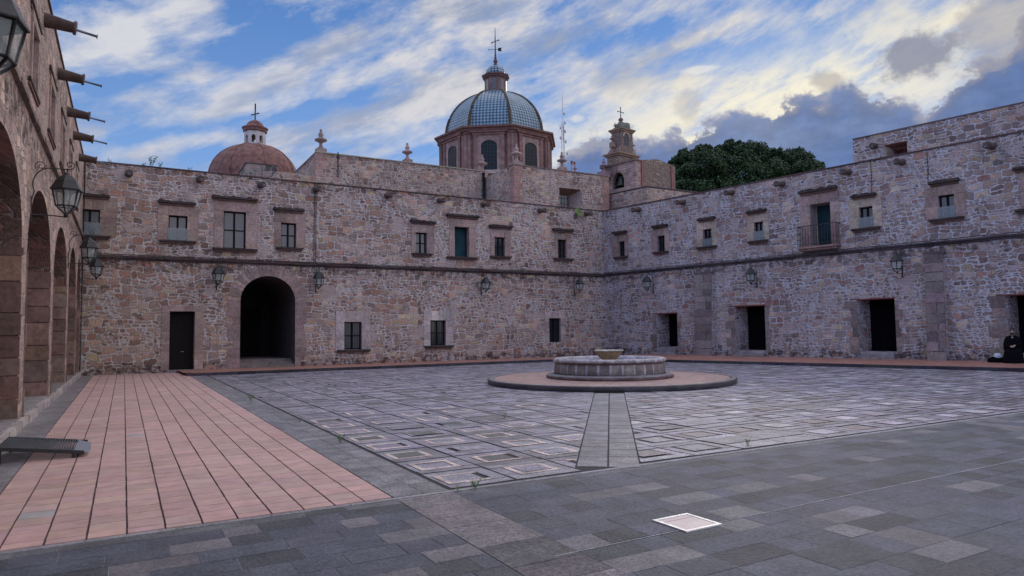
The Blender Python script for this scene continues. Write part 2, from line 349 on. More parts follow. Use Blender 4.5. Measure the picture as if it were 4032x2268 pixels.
def thing(name, label, cat, loc=(0, 0, 0), rz=0., group=None):
    o = bpy.data.objects.new(name, None); COL.objects.link(o); o.location = loc; o.rotation_euler = (0, 0, rz); o.empty_display_size = .3
    return tag(o, label, cat, group)
def dup(root, loc, rz=None, label=None, parent=None):
    r = root.copy(); COL.objects.link(r)
    if parent is None:
        r.location = loc
        if rz is not None: r.rotation_euler = (0, 0, rz)
        if label: r['label'] = label
    else: r.parent = parent
    for ch in root.children: dup(ch, None, None, None, r)
    return r
def tint(base, v=.18, h=.03):
    k = 1+random.uniform(-v, v); return tuple(max(.01, b*k*(1+random.uniform(-h, h))) for b in base)
# ------------------------------------------------------------------ walls
class Plane:
    """vertical plane: n points away from the courtyard, t runs to the right"""
    def __init__(s, az, d): s.az = radians(az); s.d = d; s.n = Vector((sin(s.az), cos(s.az), 0)); s.t = Vector((cos(s.az), -sin(s.az), 0))
    def uz(s, px, py, off=0.):
        q = ray(px, py); P = Vector((0, 0, EYE))+q*((s.d-off)/q.dot(s.n)); return P.dot(s.t), P.z
    def rect(s, l, r, t, b, off=0.):
        my = (t+b)/2; mx = (l+r)/2
        return s.uz(l, my, off)[0], s.uz(r, my, off)[0], s.uz(mx, b, off)[1], s.uz(mx, t, off)[1]
    def world(s, u, y, z): return s.t*u + s.n*(s.d+y) + Vector((0, 0, z))
    def root(s, name, label, cat, group=None): return thing(name, label, cat, tuple(s.n*s.d), -s.az, group)
def hole_rect(u0, u1, z0, z1): return dict(us=[u0, u1], lo=[z0, z0], hi=[z1, z1])
def hole_arch(u0, u1, z0, zs, zt, k=14):
    us, hi = [], []
    for i in range(k+1):
        a = pi-pi*i/k; us.append((u0+u1)/2+(u1-u0)/2*cos(a)); hi.append(zs+(zt-zs)*sin(a))
    return dict(us=us, lo=[z0]*len(us), hi=hi)
def hv(h, key, u):
    us, vs = h['us'], h[key]
    for i in range(len(us)-1):
        if us[i]-2e-4 <= u <= us[i+1]+2e-4:
            t = 0 if us[i+1] == us[i] else (u-us[i])/(us[i+1]-us[i]); return vs[i]+(vs[i+1]-vs[i])*t
    return None
def wall_mesh(u0, u1, z0, ztop, holes, th=.9, depth=.25, ztopf=None, col=(.4, .3, .28)):
    b = MB(); us = {round(u0, 4), round(u1, 4)}
    for h in holes: us |= {round(u, 4) for u in h['us']}
    if ztopf: us |= {round(u0+(u1-u0)*i/12, 4) for i in range(13)}
    us = sorted(u for u in us if u0-1e-6 <= u <= u1+1e-6)
    tf = ztopf or (lambda u: ztop)
    for a, c in zip(us, us[1:]):
        if c-a < 1e-4: continue
        mid = (a+c)/2; hs = [h for h in holes if h['us'][0] < mid < h['us'][-1]]; hs.sort(key=lambda h: hv(h, 'lo', mid))
        la, lc = z0, z0
        for h in hs:
            b.face([(a, 0, la), (c, 0, lc), (c, 0, hv(h, 'lo', c)), (a, 0, hv(h, 'lo', a))], col)
            la, lc = hv(h, 'hi', a), hv(h, 'hi', c)
        b.face([(a, 0, la), (c, 0, lc), (c, 0, tf(c)), (a, 0, tf(a))], col)
        b.face([(a, 0, tf(a)), (c, 0, tf(c)), (c, th, tf(c)), (a, th, tf(a))], col)
        la, lc = z0, z0
        for h in hs:
            b.face([(c, th, lc), (a, th, la), (a, th, hv(h, 'lo', a)), (c, th, hv(h, 'lo', c))], col); la, lc = hv(h, 'hi', a), hv(h, 'hi', c)
        b.face([(c, th, lc), (a, th, la), (a, th, tf(a)), (c, th, tf(c))], col)
    b.face([(u0, th, z0), (u0, 0, z0), (u0, 0, tf(u0)), (u0, th, tf(u0))], col)
    b.face([(u1, 0, z0), (u1, th, z0), (u1, th, tf(u1)), (u1, 0, tf(u1))], col)
    return b
def reveal(h, dep, col=(.33, .25, .23), floor=True, y0=0.):
    """the sides, soffit and floor of an opening"""
    b = MB(); us, lo, hi = h['us'], h['lo'], h['hi']; y1 = y0+dep
    b.face([(us[0], y0, lo[0]), (us[0], y1, lo[0]), (us[0], y1, hi[0]), (us[0], y0, hi[0])], col)
    b.face([(us[-1], y1, lo[-1]), (us[-1], y0, lo[-1]), (us[-1], y0, hi[-1]), (us[-1], y1, hi[-1])], col)
    for i in range(len(us)-1):
        b.face([(us[i], y0, hi[i]), (us[i], y1, hi[i]), (us[i+1], y1, hi[i+1]), (us[i+1], y0, hi[i+1])], col)
    if floor: b.face([(us[0], y0, lo[0]), (us[-1], y0, lo[0]), (us[-1], y1, lo[0]), (us[0], y1, lo[0])], col)
    return b
PINK = (.300, .222, .200); PALE = (.44, .385, .375); TAN = (.40, .33, .27); MOSS = (.050, .040, .038)
def surround(parent, u0, u1, z0, z1, sl, sr, lin, base=PINK, dep=.022, dn=0.):
    b = MB(); g = .013
    for (a, c, e, f) in ((u0-sl+.004, u0-.004, z0-dn+.004, z1), (u1+.004, u1+sr-.004, z0-dn+.004, z1), (u0-sl+.004, u1+sr-.004, z1+.003, z1+lin-.004)): b.box(a, c, -dep+.008, -.0006, e, f, (.50, .46, .44))
    z = z0-dn
    for (a, c) in ((u0-sl, u0), (u1, u1+sr)):
        zz = z
        while zz < z1-.05:
            h = random.uniform(.32, .55); t = min(zz+h, z1)
            if z1-t < .15: t = z1
            b.box(a, c, -dep-random.uniform(0, .006), .0-.0005, zz, t-g, tint(base, .2, .05)); zz = t
    nb = 4 if (u1+sr-u0+sl) > 1.6 else 3; w = (u1+sr-u0+sl)/nb
    for i in range(nb): b.box(u0-sl+i*w+(g if i else 0), u0-sl+(i+1)*w, -dep-.009, -.0005, z1+.004, z1+lin, tint(base, .2, .05))
    return b.build('surround', 'stone', parent)
def cornice(parent, u0, u1, z, h=.16, out=.22, col=(.13, .085, .075)):
    b = MB(); b.box(u0+.05, u1-.05, -out*.5, .0-.001, z-h*.55, z, tint(col)); b.box(u0, u1, -out, -.001, z+.002, z+h*.45, tint(MOSS))
    k = u0
    while k < u1-.05:                                     # worn, mossy lumps of the top course
        w = random.uniform(.08, .22); e = min(u1, k+w); b.box(k, e-.01, -out*random.uniform(.7, 1.03), -.002, z+h*.46, z+h*random.uniform(.55, .9), tint(MOSS, .35)); k = e
    return b.build('cornice', 'stone', parent)
def sill(parent, u0, u1, z, h=.15, out=.22, col=(.14, .09, .08)):
    b = MB(); b.box(u0, u1, -out, -.001, z-h*.5, z, tint(MOSS, .2)); b.box(u0+.04, u1-.04, -out*.62, -.002, z-h, z-h*.5-.002, tint(col))
    return b.build('sill', 'stone', parent)
def window(bld, u0, u1, z0, z1, rows=2, glass='gmid', dep=.16, sl=.28, sr=.28, lin=.42, corn=None, sil=None, guard=0., base=PINK, cz=None, dn=0., fr='dark', bars=0, surr=True, hole=None, mull=1):
    w = .055; f = MB()
    f.box(u0, u0+w, dep, dep+.06, z0, z1); f.box(u1-w, u1, dep, dep+.06, z0, z1)
    f.box(u0+w, u1-w, dep, dep+.06, z0, z0+w); f.box(u0+w, u1-w, dep, dep+.06, z1-w, z1)
    if mull:
        mu = (u0+u1)/2; f.box(mu-w*.75, mu+w*.75, dep-.004, dep+.064, z0+w, z1-w)
        for i in range(1, rows):
            zz = z0+(z1-z0)*i/rows; f.box(u0+w, mu-w*.75, dep+.003, dep+.057, zz-.025, zz+.025); f.box(mu+w*.75, u1-w, dep+.003, dep+.057, zz-.025, zz+.025)
    for i in range(bars):
        ub = u0+(u1-u0)*(i+1)/(bars+1); f.box(ub-.008, ub+.008, dep-.06, dep-.044, z0, z1)
    fo = f.build('window', fr, bld)
    MB().face([(u0+.01, dep+.035, z0+.01), (u1-.01, dep+.035, z0+.01), (u1-.01, dep+.035, z1-.01), (u0+.01, dep+.035, z1-.01)]).build('pane', glass, fo)
    reveal(hole_rect(u0, u1, z0, z1), dep+.08).build('reveal', 'stone', fo)
    if surr: surround(fo, u0, u1, z0, z1, sl, sr, lin, base, dn=dn)
    if corn: cornice(fo, corn[0], corn[1], cz if cz else z1+lin+.02)
    if sil: sill(fo, sil[0], sil[1], z0-.005)
    if guard:
        g = MB(); g.box(u0-.03, u1+.03, -.05, -.038, z0+.02, z0+(z1-z0)*guard); go = g.build('glass_guard', 'guard', fo)
        bb = MB()
        for uu in (u0-.0, u1+.0):
            for zz in (z0+.12, z0+(z1-z0)*guard-.12): MB().box(uu-.022, uu+.022, -.062, -.03, zz-.022, zz+.022).build('stud', 'steel', fo)
    return fo
def spout_obj(bld, u, z, L=.55, y0=0., P=.42, drop=.0):
    b = MB(); b.lathe([(0, -.3), (.155, -.3), (.155, 0), (.115, L*.9), (.15, L*.92), (.15, L*1.0), (.10, L), (0, L*.99)], 12)
    R = Matrix.Rotation(radians(90+7+drop), 4, 'X')
    b.v = [tuple(R @ Vector(p)+Vector((u, y0, z))) for p in b.v]
    so_ = b.build('rain_spout', 'clay', bld)
    c = MB(); d = Vector((0, -cos(radians(10)), -sin(radians(10))))
    p0 = Vector((u, y0, z))+d*(L*.95); c.tube([p0, p0+d*P], .028, 7); c.tube([p0+d*P, p0+d*(P+.015)], .05, 7)
    c.build('pipe', 'steel', so_)
    return so_
# ------------------------------------------------------------------ ground and paving
gm = plain('earth', (.17, .155, .16), .9, 0, .3, 2)
b = MB(); b.face([(-400, -400, -.02), (500, -400, -.02), (500, 700, -.02), (-400, 700, -.02)]); struct(b.build('ground', gm))
b = MB(); b.face([(-1.6, -8, -.004), (34, -8, -.004), (34, 34, -.004), (-1.6, 34, -.004)]); struct(b.build('mortar_bed', plain('mortar_bed', (.36, .36, .39), .8, 0, .25, 8, .003)))
GREY = (.094, .100, .126)
def clip_slab(b, x0, x1, y0, y1, z, col): b.face([(x0, y0, z), (x1, y0, z), (x1, y1, z), (x0, y1, z)], col)
b = MB(); y = -7.0                                            # foreground slabs
while y < 6.35:
    h = random.choice([.285, .285, .285, .30, .40]); y1 = min(y+h, 6.38); x = -1.6-random.random()
    if 6.38-y1 < .1: y1 = 6.38
    while x < 26:
        w = random.choice([.28, .30, .36, .42, .42, .56, .62]); q = random.random()
        c_ = tint(GREY, .12, .04) if q < .68 else (tint((.070, .073, .085), .1) if q < .88 else tint((.165, .158, .172), .14))
        if y > 6: c_ = tint((.125, .128, .135), .3)
        j = random.uniform(.003, .009) if random.random() < .35 else .0015
        zz_ = random.uniform(0, .0015)
        for (cl, cr_) in ((-1.6, 2.31), (2.90, 40)):
            l_, r_2 = max(x, cl), min(x+w, cr_)
            if r_2-l_ > .03: clip_slab(b, l_+j*.5, r_2-j*.5, y+j*.5, y1-j*.5, zz_, c_)
        x += w
    y = y1
struct(b.build('paving', 'slab'))
b = MB(); x = -1.6                                           # pale mortar line and kerb course at the field's edge
while x < 26: w = random.uniform(.5, .9); b.box(x+.003, x+w-.003, 6.392, 6.462, -.003, .006, tint((.27, .27, .29), .15)); x += w
struct(b.build('paving_edge', 'slab'))
b = MB(); y = -7.
while y < 6.38:                                               # pitted band running on from the strip beside the tiles
    h = random.uniform(.3, .6); e = min(y+h, 6.38); b.box(2.316, 2.894, y+.004, e-.004, -.003, .003, tint(random.choice([(.16, .15, .16), (.22, .20, .21), (.12, .115, .125)]), .15)); y = e
struct(b.build('paving_strip', 'pitted'))
b = MB(); b.face([(2.7, 4.195, .0035), (11, 4.225, .0035), (11, 4.24, .0035), (2.7, 4.208, .0035)], (.33, .33, .36)); struct(b.build('paving_joint', 'slab'))
# clay tile path
b = MB(); n_c = 12; cw = (2.30+1.07)/n_c
for i in range(n_c):
    x0 = -1.07+i*cw; y = 6.47-.13+random.uniform(-.04, .04); 
    while y < 33.0:
        h = .272+random.uniform(-.006, .006); dz = random.uniform(0, .0015); g1 = random.uniform(.003, .0085)
        y0_ = max(y, 6.47)
        cc = tint((.50, .335, .30), .085, .04)
        if random.random() < .004: cc = tint((.36, .33, .33), .1)
        if y+h-y0_ > .02: wb_ = random.uniform(-.002, .002); b.box(x0+.008+wb_, x0+cw-.008+wb_, y0_+g1, y+h-g1, -.003, .010+dz, cc)
        y += h
struct(b.build('tile_path', 'tile'))
b = MB(); b.face([(-1.075, 6.465, .0012), (2.305, 6.465, .0012), (2.305, 33.2, .0012), (-1.075, 33.2, .0012)]); struct(b.build('tile_joint_bed', plain('joint_dirt', (.075, .045, .05), .95, 0, .3, 20, .002)))
b = MB()
y = 6.47                                                     # stone strips either side of the tiles
while y < 33.3:
    h = random.uniform(.30, .75); b.box(2.312, 2.62, y+.004, y+h-.004, -.003, .008, tint((.20, .20, .215), .16)); h2 = h
    b.box(2.628, 2.89, y+.004, y+h-.01, -.003, .006, tint((.19, .19, .20), .18)); y += h
y = 6.47
while y < 33.3:
    h = random.uniform(.35, .8); b.box(-1.58, -1.08, y+.003, y+h-.003, -.003, .007, tint((.215, .20, .205), .15)); y += h
struct(b.build('paving_strip', 'rough'))
# the middle field: a grid of stones, each cell with a framed square
KB, KR = 29.82, 27.95                                       # kerb distances
PB = Plane(-1.1, 33.5); PR = Plane(79.3, 31.7)
FX, FY = 13.15, 17.18                                        # fountain
def inside(x, y): return Vector((x, y, 0)).dot(PB.n) < KB-.02 and Vector((x, y, 0)).dot(PR.n) < 27.3+.075*(y) -.0 and True
DA = atan2(FX-4.96, FY-6.54)
def dl(x, y): return (x-4.96)*cos(DA)-(y-6.54)*sin(DA)        # signed distance right of the diagonal path
b = MB(); PX, PY = .87, .83; hw = .37
def cellquad(x0, x1, y0, y1, z, c_):
    """clip the slab against the diagonal path, the fountain step and the kerbs by skipping or trimming"""
    poly = [(x0, y0), (x1, y0), (x1, y1), (x0, y1)]
    cx, cy = (x0+x1)/2, (y0+y1)/2
    side = 1 if dl(cx, cy) > 0 else -1
    def clip(poly, fn):
        out = []
        for i in range(len(poly)):
            p, q = poly[i], poly[(i+1) % len(poly)]; fp, fq = fn(*p), fn(*q)
            if fp >= 0: out.append(p)
            if fp*fq < 0: t = fp/(fp-fq); out.append((p[0]+(q[0]-p[0])*t, p[1]+(q[1]-p[1])*t))
        return out
    if sqrt((cx-FX)**2+(cy-FY)**2) < 13.5 and min(abs(dl(*p)) for p in poly) < .9 and cy < FY:
        poly = clip(poly, lambda x, y: side*dl(x, y)-.385)
    poly = clip(poly, lambda x, y: x-2.955) if poly else poly
    poly = clip(poly, lambda x, y: KB-.02-(x*PB.n.x+y*PB.n.y)) if poly else poly
    if len(poly) < 3 or not inside(cx, cy): return
    b.face([(p[0], p[1], z) for p in poly], c_)
LAV = (.275, .265, .320)
i = 0
for i in range(0, 30):
    x0 = 2.905+(i-0)*PX - .055*0
    for j in range(0, 29):
        cy_ = 6.94+PY*(j); cx_ = 3.28+PX*i
        if not inside(cx_, cy_): continue
        rr = sqrt((cx_-FX)**2+(cy_-FY)**2)
        if rr < 3.2: continue
        left = dl(cx_, cy_) < 0
        ya, yb = cy_-PY/2, cy_+PY/2; xa, xb = cx_-PX/2, cx_+PX/2
        g = .010; sxo, syo = .26, .235; fw = .072
        q = random.random(); z = random.uniform(.002, .009)
        near = rr > 0 and random.random() < (.93 if left else .8)
        T = lambda: tint(LAV if random.random() < .7 else (.17, .165, .19), .17, .05)
        e = random.uniform(-.02, .02); f_ = random.uniform(-.02, .02)
        gl = .018
        if near:
            X0, X1, Y0, Y1 = cx_-sxo+e, cx_+sxo+e, cy_-syo+f_, cy_+syo+f_
            # surrounding slabs
            cellquad(xa+gl, xb-gl, ya+g, Y0-g, z, T()); cellquad(xa+gl, xb-gl, Y1+g, yb-g, random.uniform(.002, .009), T())
            cellquad(xa+gl, X0-g, Y0, Y1, random.uniform(.002, .009), T()); cellquad(X1+g, xb-gl, Y0, Y1, random.uniform(.002, .009), T())
            if left: fc, ic = (.60, .50, .455), (LAV if random.random() < .8 else (.10, .11, .11))
            else: fc, ic = (.075, .045, .06), random.choice([(.44, .42, .46), (.36, .35, .39), (.26, .25, .28), (.20, .17, .185)])
            vis = 1.1-(cy_-7.5)/6.5-max(0, cx_-9)*.25
            if left and random.random() > vis: fc = tint((.30, .27, .29), .25)
            ww = fw if left else fw*random.uniform(.45, .9)
            drop = random.random()
            fr_ = [(X0, X1, Y0, Y0+ww), (X0, X1, Y1-ww, Y1), (X0, X0+ww, Y0+ww, Y1-ww), (X1-ww, X1, Y0+ww, Y1-ww)]
            zf = .008 if left else .001
            for k, r4 in enumerate(fr_):
                if drop < .26 and k == int(drop*15.3): continue
                if not left and random.random() < .22: continue
                cellquad(*r4, zf, tint(fc, .14))
            cellquad(X0+ww+.003, X1-ww-.003, Y0+ww+.003, Y1-ww-.003, random.uniform(.002, .012), tint(ic, .22, .05))
        else:
            ym = cy_+random.uniform(-.12, .12)
            cellquad(xa+gl, xb-gl, ya+g, ym-g, z, T()); cellquad(xa+gl, xb-gl, ym+g, yb-g, z+.004, T())
struct(b.build('courtyard_field', 'rough'))
b = MB()
b.face([(2.905, 6.465, .0005), (30, 6.465, .0005), (34, 30, .0005), (2.905, 30, .0005)]); struct(b.build('field_joint_bed', plain('field_dirt', (.030, .026, .032), .9, 0, .3, 14, .003)))
# diagonal stone path to the fountain
b = MB(); ux, uy = sin(DA), cos(DA); vx, vy = cos(DA), -sin(DA); L = 13.5-4.0
for sgn in (-1, 1):
    s = .0
    while s < L:
        h = random.uniform(.35, .8); a, c_ = (.012, .365) if sgn > 0 else (-.365, -.012)
        P = lambda ss, w: (4.96+ux*ss+vx*w, 6.54+uy*ss+vy*w, .0045)
        e = min(s+h, L)
        q4 = [P(s+.012, a), P(s+.012, c_), P(e-.012, c_), P(e-.012, a)]
        b.face(q4, tint((.165, .168, .195), .22)); s = e
struct(b.build('stone_path', 'rough'))
# sidewalks of red tiles with dark kerbs, rising a little to the walls
def strip(name, mt, plane, da, db, za, zb, ua, ub, step, colr, gap=.004, mb=None, v=.08):
    b = mb or MB(); u = ua
    while u < ub:
        e = min(u+step*random.uniform(.9, 1.1), ub)
        P = [plane.t*uu+plane.n*dd_ for uu, dd_ in ((u+gap, da), (e-gap, da), (e-gap, db), (u+gap, db))]
        b.face([(P[0].x, P[0].y, za), (P[1].x, P[1].y, za), (P[2].x, P[2].y, zb), (P[3].x, P[3].y, zb)], tint(colr, v)); u = e
    return b
CU = (PB.n.cross(Vector((0, 0, 1))))
def meet(pa, da, pb, db):
    det = pa.n.x*pb.n.y-pa.n.y*pb.n.x
    return Vector(((da*pb.n.y-db*pa.n.y)/det, (pa.n.x*db-pb.n.x*da)/det, 0))
b = MB()
for k in range(9):                                          # back sidewalk rows
    d0, d1 = KB+.16+k*(33.5-KB-.16)/9, KB+.16+(k+1)*(33.5-KB-.16)/9-.004
    z0_, z1_ = .12-.04*k/9, .12-.04*(k+1)/9
    strip('', None, PB, d0, d1, z0_, z1_, 2.7 if k > 0 else 2.95, meet(PB, d0, PR, KR+.16).dot(PB.t)+.3, .30, (.33, .165, .125), .003, b, .12)
struct(b.build('sidewalk', 'tile'))
b = MB(); PK = Plane(79.3-2.2, 0)                            # right kerb runs a touch off the wall's line
r0, r1 = Vector(meet(PB, KB, PR, 27.1)), PR.t*2.0+PR.n*28.9
kd = (r1-r0).normalized(); kn = Vector((kd.y, -kd.x, 0)); kn = kn if kn.dot(PR.n) > 0 else -kn
Lk = (r1-r0).length
for k in range(11):
    f0, f1 = k/11, (k+1)/11; s = 0
    while s < Lk:
        e = min(s+.3, Lk)
        def pt(ss, ff):
            a = r0+kd*ss+kn*.16; w = PR.d+.02-a.dot(PR.n); p = a+PR.n*w*ff; return (p.x, p.y, .13+.07*ff)
        b.face([pt(s+.003, f0+.003), pt(e-.003, f0+.003), pt(e-.003, f1), pt(s+.003, f1)], tint((.33, .165, .125), .12)); s = e
struct(b.build('sidewalk', 'tile'))
b = MB(); DK = (.050, .045, .055)
u = 2.75; ue = meet(PB, KB, PR, 27.1).dot(PB.t)+.1
while u < ue:
    e = min(u+random.uniform(.5, .9), ue); P = lambda uu, dd_: PB.t*uu+PB.n*dd_
    a = [P(u+.006, KB+random.uniform(-.012, .012)), P(e-.006, KB+random.uniform(-.012, .012)), P(e-.006, KB+.155), P(u+.006, KB+.155)]
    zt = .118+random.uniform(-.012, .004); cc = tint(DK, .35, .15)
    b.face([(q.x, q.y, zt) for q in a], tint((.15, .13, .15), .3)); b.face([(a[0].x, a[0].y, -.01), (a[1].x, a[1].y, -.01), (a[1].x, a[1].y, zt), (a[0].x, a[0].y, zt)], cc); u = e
s = 0
while s < Lk:
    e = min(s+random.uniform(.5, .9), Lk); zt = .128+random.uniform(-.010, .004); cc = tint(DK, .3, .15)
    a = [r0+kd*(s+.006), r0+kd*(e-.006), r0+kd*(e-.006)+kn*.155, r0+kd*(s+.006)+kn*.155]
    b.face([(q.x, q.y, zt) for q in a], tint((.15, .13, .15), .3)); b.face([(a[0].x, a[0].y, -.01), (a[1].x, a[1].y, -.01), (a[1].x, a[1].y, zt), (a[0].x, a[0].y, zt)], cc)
    s = e
cn = meet(PB, 33.5, PR, 31.7); p3 = Vector(r0)
bed = [PB.t*2.75+PB.n*KB, p3, r1, PR.t*2+PR.n*31.8, cn, PB.t*2.7+PB.n*33.55]
struct(b.build('kerb', 'stone'))
b = MB(); b.face([(bed[0].x, bed[0].y+.03, .05), (bed[1].x, bed[1].y+.03, .05), (cn.x, cn.y, .05), (bed[5].x, bed[5].y, .05)], (.2, .12, .1)); 
b.face([(bed[1].x+.03, bed[1].y, .05), (r1.x, r1.y, .05), (bed[3].x, bed[3].y, .05), (cn.x, cn.y, .05)], (.2, .12, .1))
struct(b.build('sidewalk_bed', 'tile'))
# ------------------------------------------------------------------ back wing
ZP, ZS = 8.97, 5.0
back = PB.root('back_wing', 'two-storey pinkish rubble stone wing across the back, with the dark arched passage', 'building')
cu = cn.dot(PB.t); bl = -1.66
holes = []; specs = []
def W_(l, r, t, bt): return PB.rect(l, r, t, bt)
up = [((312, 393, 824, 927), dict(rows=1, guard=.5, glass='gmid', cpx=(300, 434, 775), spx=(300, 434, 937), sl=.05, sr=.62, lin=.55)),
      ((663, 737.5, 849, 948), dict(rows=1, guard=.5, glass='gmid', cpx=(624, 770, 803), spx=(628, 772, 952), sl=.42, sr=.45, lin=.46)),
      ((880, 968, 833, 979), dict(rows=2, glass='gmid', cpx=(834, 1014, 786), spx=(836, 1012, 983), sl=.42, sr=.52, lin=.50)),
      ((1106, 1166.5, 878, 975), dict(rows=2, glass='gmid', cpx=(1076, 1197, 830), spx=(1086, 1191, 977), sl=.30, sr=.42, lin=.44)),
      ((1637, 1681, 916, 998), dict(rows=2, glass='gmid', cpx=(1614, 1713, 877), spx=(1624, 1699, 1000), sl=.25, sr=.42, lin=.42)),
      ((1790, 1847, 893.6, 1012), dict(rows=1, glass='teal', mull=0, cpx=(1757, 1883, 855), spx=(1757, 1874, 1014), sl=.32, sr=.42, lin=.42)),
      ((1947, 1988, 934, 1009), dict(rows=2, glass='gdark', cpx=(1924, 2014, 896), spx=(1929, 2009, 1011), sl=.25, sr=.38, lin=.36)),
      ((2196, 2230, 943.5, 1017), dict(rows=2, glass='gdark', cpx=(2174, 2254, 910), spx=(2179, 2254, 1020), sl=.22, sr=.32, lin=.34))]
low = [((1355, 1424, 1268, 1376), dict(rows=2, glass='gmid', bars=9, spx=(1328, 1456, 1379), sl=.42, sr=.45, lin=.55, base=PALE)),
       ((1694, 1755, 1261.6, 1360.6), dict(rows=2, glass='gdark', bars=8, spx=(1671, 1781, 1363), sl=.36, sr=.42, lin=.50, base=PALE)),
       ((2162, 2207, 1253, 1347), dict(rows=2, glass='gdark', bars=6, sl=.30, sr=.34, lin=.38, base=(.40, .32, .30)))]
random.seed(11)
for px_, kw in up+low:
    u0, u1, z0, z1 = W_(*px_); holes.append(hole_rect(u0, u1, z0, z1))
    c_ = kw.pop('cpx', None); s_ = kw.pop('spx', None); my = (px_[2]+px_[3])/2
    if c_: kw['corn'] = (PB.uz(c_[0], c_[2])[0], PB.uz(c_[1], c_[2])[0]); kw['cz'] = PB.uz((c_[0]+c_[1])/2, c_[2])[1]
    if s_: kw['sil'] = (PB.uz(s_[0], s_[2])[0], PB.uz(s_[1], s_[2])[0])
    if c_ and c_[0] < 313: kw['corn'] = (-1.55, kw['corn'][1]); kw['sil'] = (-1.55, kw['sil'][1])
    if kw.get('mull', 1) == 0: kw['dep'] = .30
    window(back, u0, u1, z0, z1, **kw)
# door
u0, u1, z0, z1 = W_(667, 766, 1226, 1434); z0 = .10; dh = hole_rect(u0, u1, z0, z1); holes.append(dh)
dr = MB(); dr.box(u0+.02, u1-.02, .30, .36, z0, z1-.02)
for (a, c_, e, f_) in ((.08, .46, .45, .68), (.54, .92, .45, .68), (.08, .46, .71, .96), (.54, .92, .71, .96)):
    pass
do = dr.build('door', 'dark', back); pn = MB()
for (a, c_, e, f_) in ((.07, .46, .36, .64), (.54, .93, .36, .64), (.07, .46, .68, .95), (.54, .93, .68, .95)):
    pn.box(u0+(u1-u0)*a, u0+(u1-u0)*c_, .285, .299, z0+(z1-z0)*e, z0+(z1-z0)*f_)
pn.build('pane', 'dark', do); MB().box((u0+u1)/2-.02, (u0+u1)/2+.10, .26, .284, z0+.78, z0+.81).build('handle', 'steel', do)
surround(do, u0, u1, z0, z1, .32, .36, .26, (.31, .235, .215)); reveal(dh, .4).build('reveal', 'stone', do)
MB().box(u0-.1, u1+.1, -.12, .0-.001, .0, .10, (.22, .2, .2)).build('doorstep', 'stone', do)
# arched passage
au0, zz_ = PB.uz(946, 1250); au1, _ = PB.uz(1162, 1250); azt = PB.uz(1054, 1087)[1]; azs = PB.uz(1054, 1185)[1]; afl = PB.uz(1054, 1406, -.9)[1]
ah = hole_arch(au0, au1, .08, azs, azt, 20); holes.append(ah)
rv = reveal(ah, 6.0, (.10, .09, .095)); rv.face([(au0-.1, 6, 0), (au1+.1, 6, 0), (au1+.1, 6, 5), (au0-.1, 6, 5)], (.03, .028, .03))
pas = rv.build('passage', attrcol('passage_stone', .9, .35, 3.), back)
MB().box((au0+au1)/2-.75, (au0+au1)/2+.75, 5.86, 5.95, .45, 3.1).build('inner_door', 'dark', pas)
st_ = MB()
for k in range(3): st_.box(au0+.01, au1-.01, .02+.34*k, 5.9, .081+.12*k-(.0 if k == 0 else .004), .20+.12*k-.002*k, tint((.20, .175, .165), .15))
st_.build('steps', 'stone', pas)
vb = MB(); cxu, rad = (au0+au1)/2, (au1-au0)/2; nv = 25                        # ring of voussoirs
for k in range(nv):
    a, a2 = pi*k/nv+.012, pi*(k+1)/nv-.012; ro = random.uniform(.48, .62); ey = azt-azs
    P = lambda aa, q: (cxu+(rad+q)*cos(aa), azs+(ey+q)*sin(aa))
    p = [P(a, .002), P(a, ro), P(a2, ro), P(a2, .002)]; cc = tint((.29, .215, .20), .22, .04)
    vb.face([(p[0][0], -.018, p[0][1]), (p[3][0], -.018, p[3][1]), (p[2][0], -.018, p[2][1]), (p[1][0], -.018, p[1][1])], cc)
    for i in range(4):
        q, r = p[i], p[(i+1) % 4]; vb.face([(q[0], -.018, q[1]), (r[0], -.018, r[1]), (r[0], -.0005, r[1]), (q[0], -.0005, q[1])], cc)
vb.build('arch_ring', 'stone', pas)
for (a, c_) in ((au0-.55, au0-.003), (au1+.003, au1+.55)):
    zz = .08; jb = MB()
    while zz < azs-.02:
        h = random.uniform(.3, .55); e = min(zz+h, azs); w = random.uniform(.3, 1.) if random.random() < .5 else 1
        jb.box(a+(c_-a)*(1-w) if a < cxu else a, c_ if a < cxu else a+(c_-a)*w, -.016, -.0005, zz+.006, e-.006, tint((.27, .205, .195), .2)); zz = e
    jb.build('jamb', 'stone', pas)
wb = wall_mesh(bl, cu+.0, -.05, ZP, holes, 1.0); wb.build('wall', 'rubB', back)
random.seed(21)
# coping and string course
def course(parent, name, u0, u1, z, h, out, col, step=.8, v=.2, skew=0., mt='stone', y0=0.):
    b = MB(); u = u0
    while u < u1:
        e = min(u+step*random.uniform(.6, 1.3), u1); dz = skew*(u-u0)
        b.box(u+.003, e-.003, y0-out*random.uniform(.85, 1.1), y0-.001, z+dz+random.uniform(-.008, .008), z+dz+h*random.uniform(.85, 1.1), tint(col, v)); u = e
    return b.build(name, mt, parent)
course(back, 'string_course', bl+.1, cu-.05, ZS-.06, .10, .11, (.085, .062, .062), .9)
course(back, 'string_course', bl+.1, cu-.05, ZS-.14, .07, .05, (.05, .04, .042), .7, .5)
b = MB(); u = bl
while u < cu: e = min(u+1.3, cu); b.box(u, e-.004, -.05, 1.04, ZP+.001, ZP+.05+random.uniform(0, .006), tint((.075, .05, .05), .3)); u = e
b.build('coping', 'stone', back)
for (x, y) in ((533, 690), (808, 712), (1047, 734), (1263, 750), (1541, 775), (1745, 794), (1917, 809), (2138, 833), (2317, 845)):
    u, z = PB.uz(x, y); spout_obj(back, u-.25, z+.03, .62, 0, .34)
cb = MB()
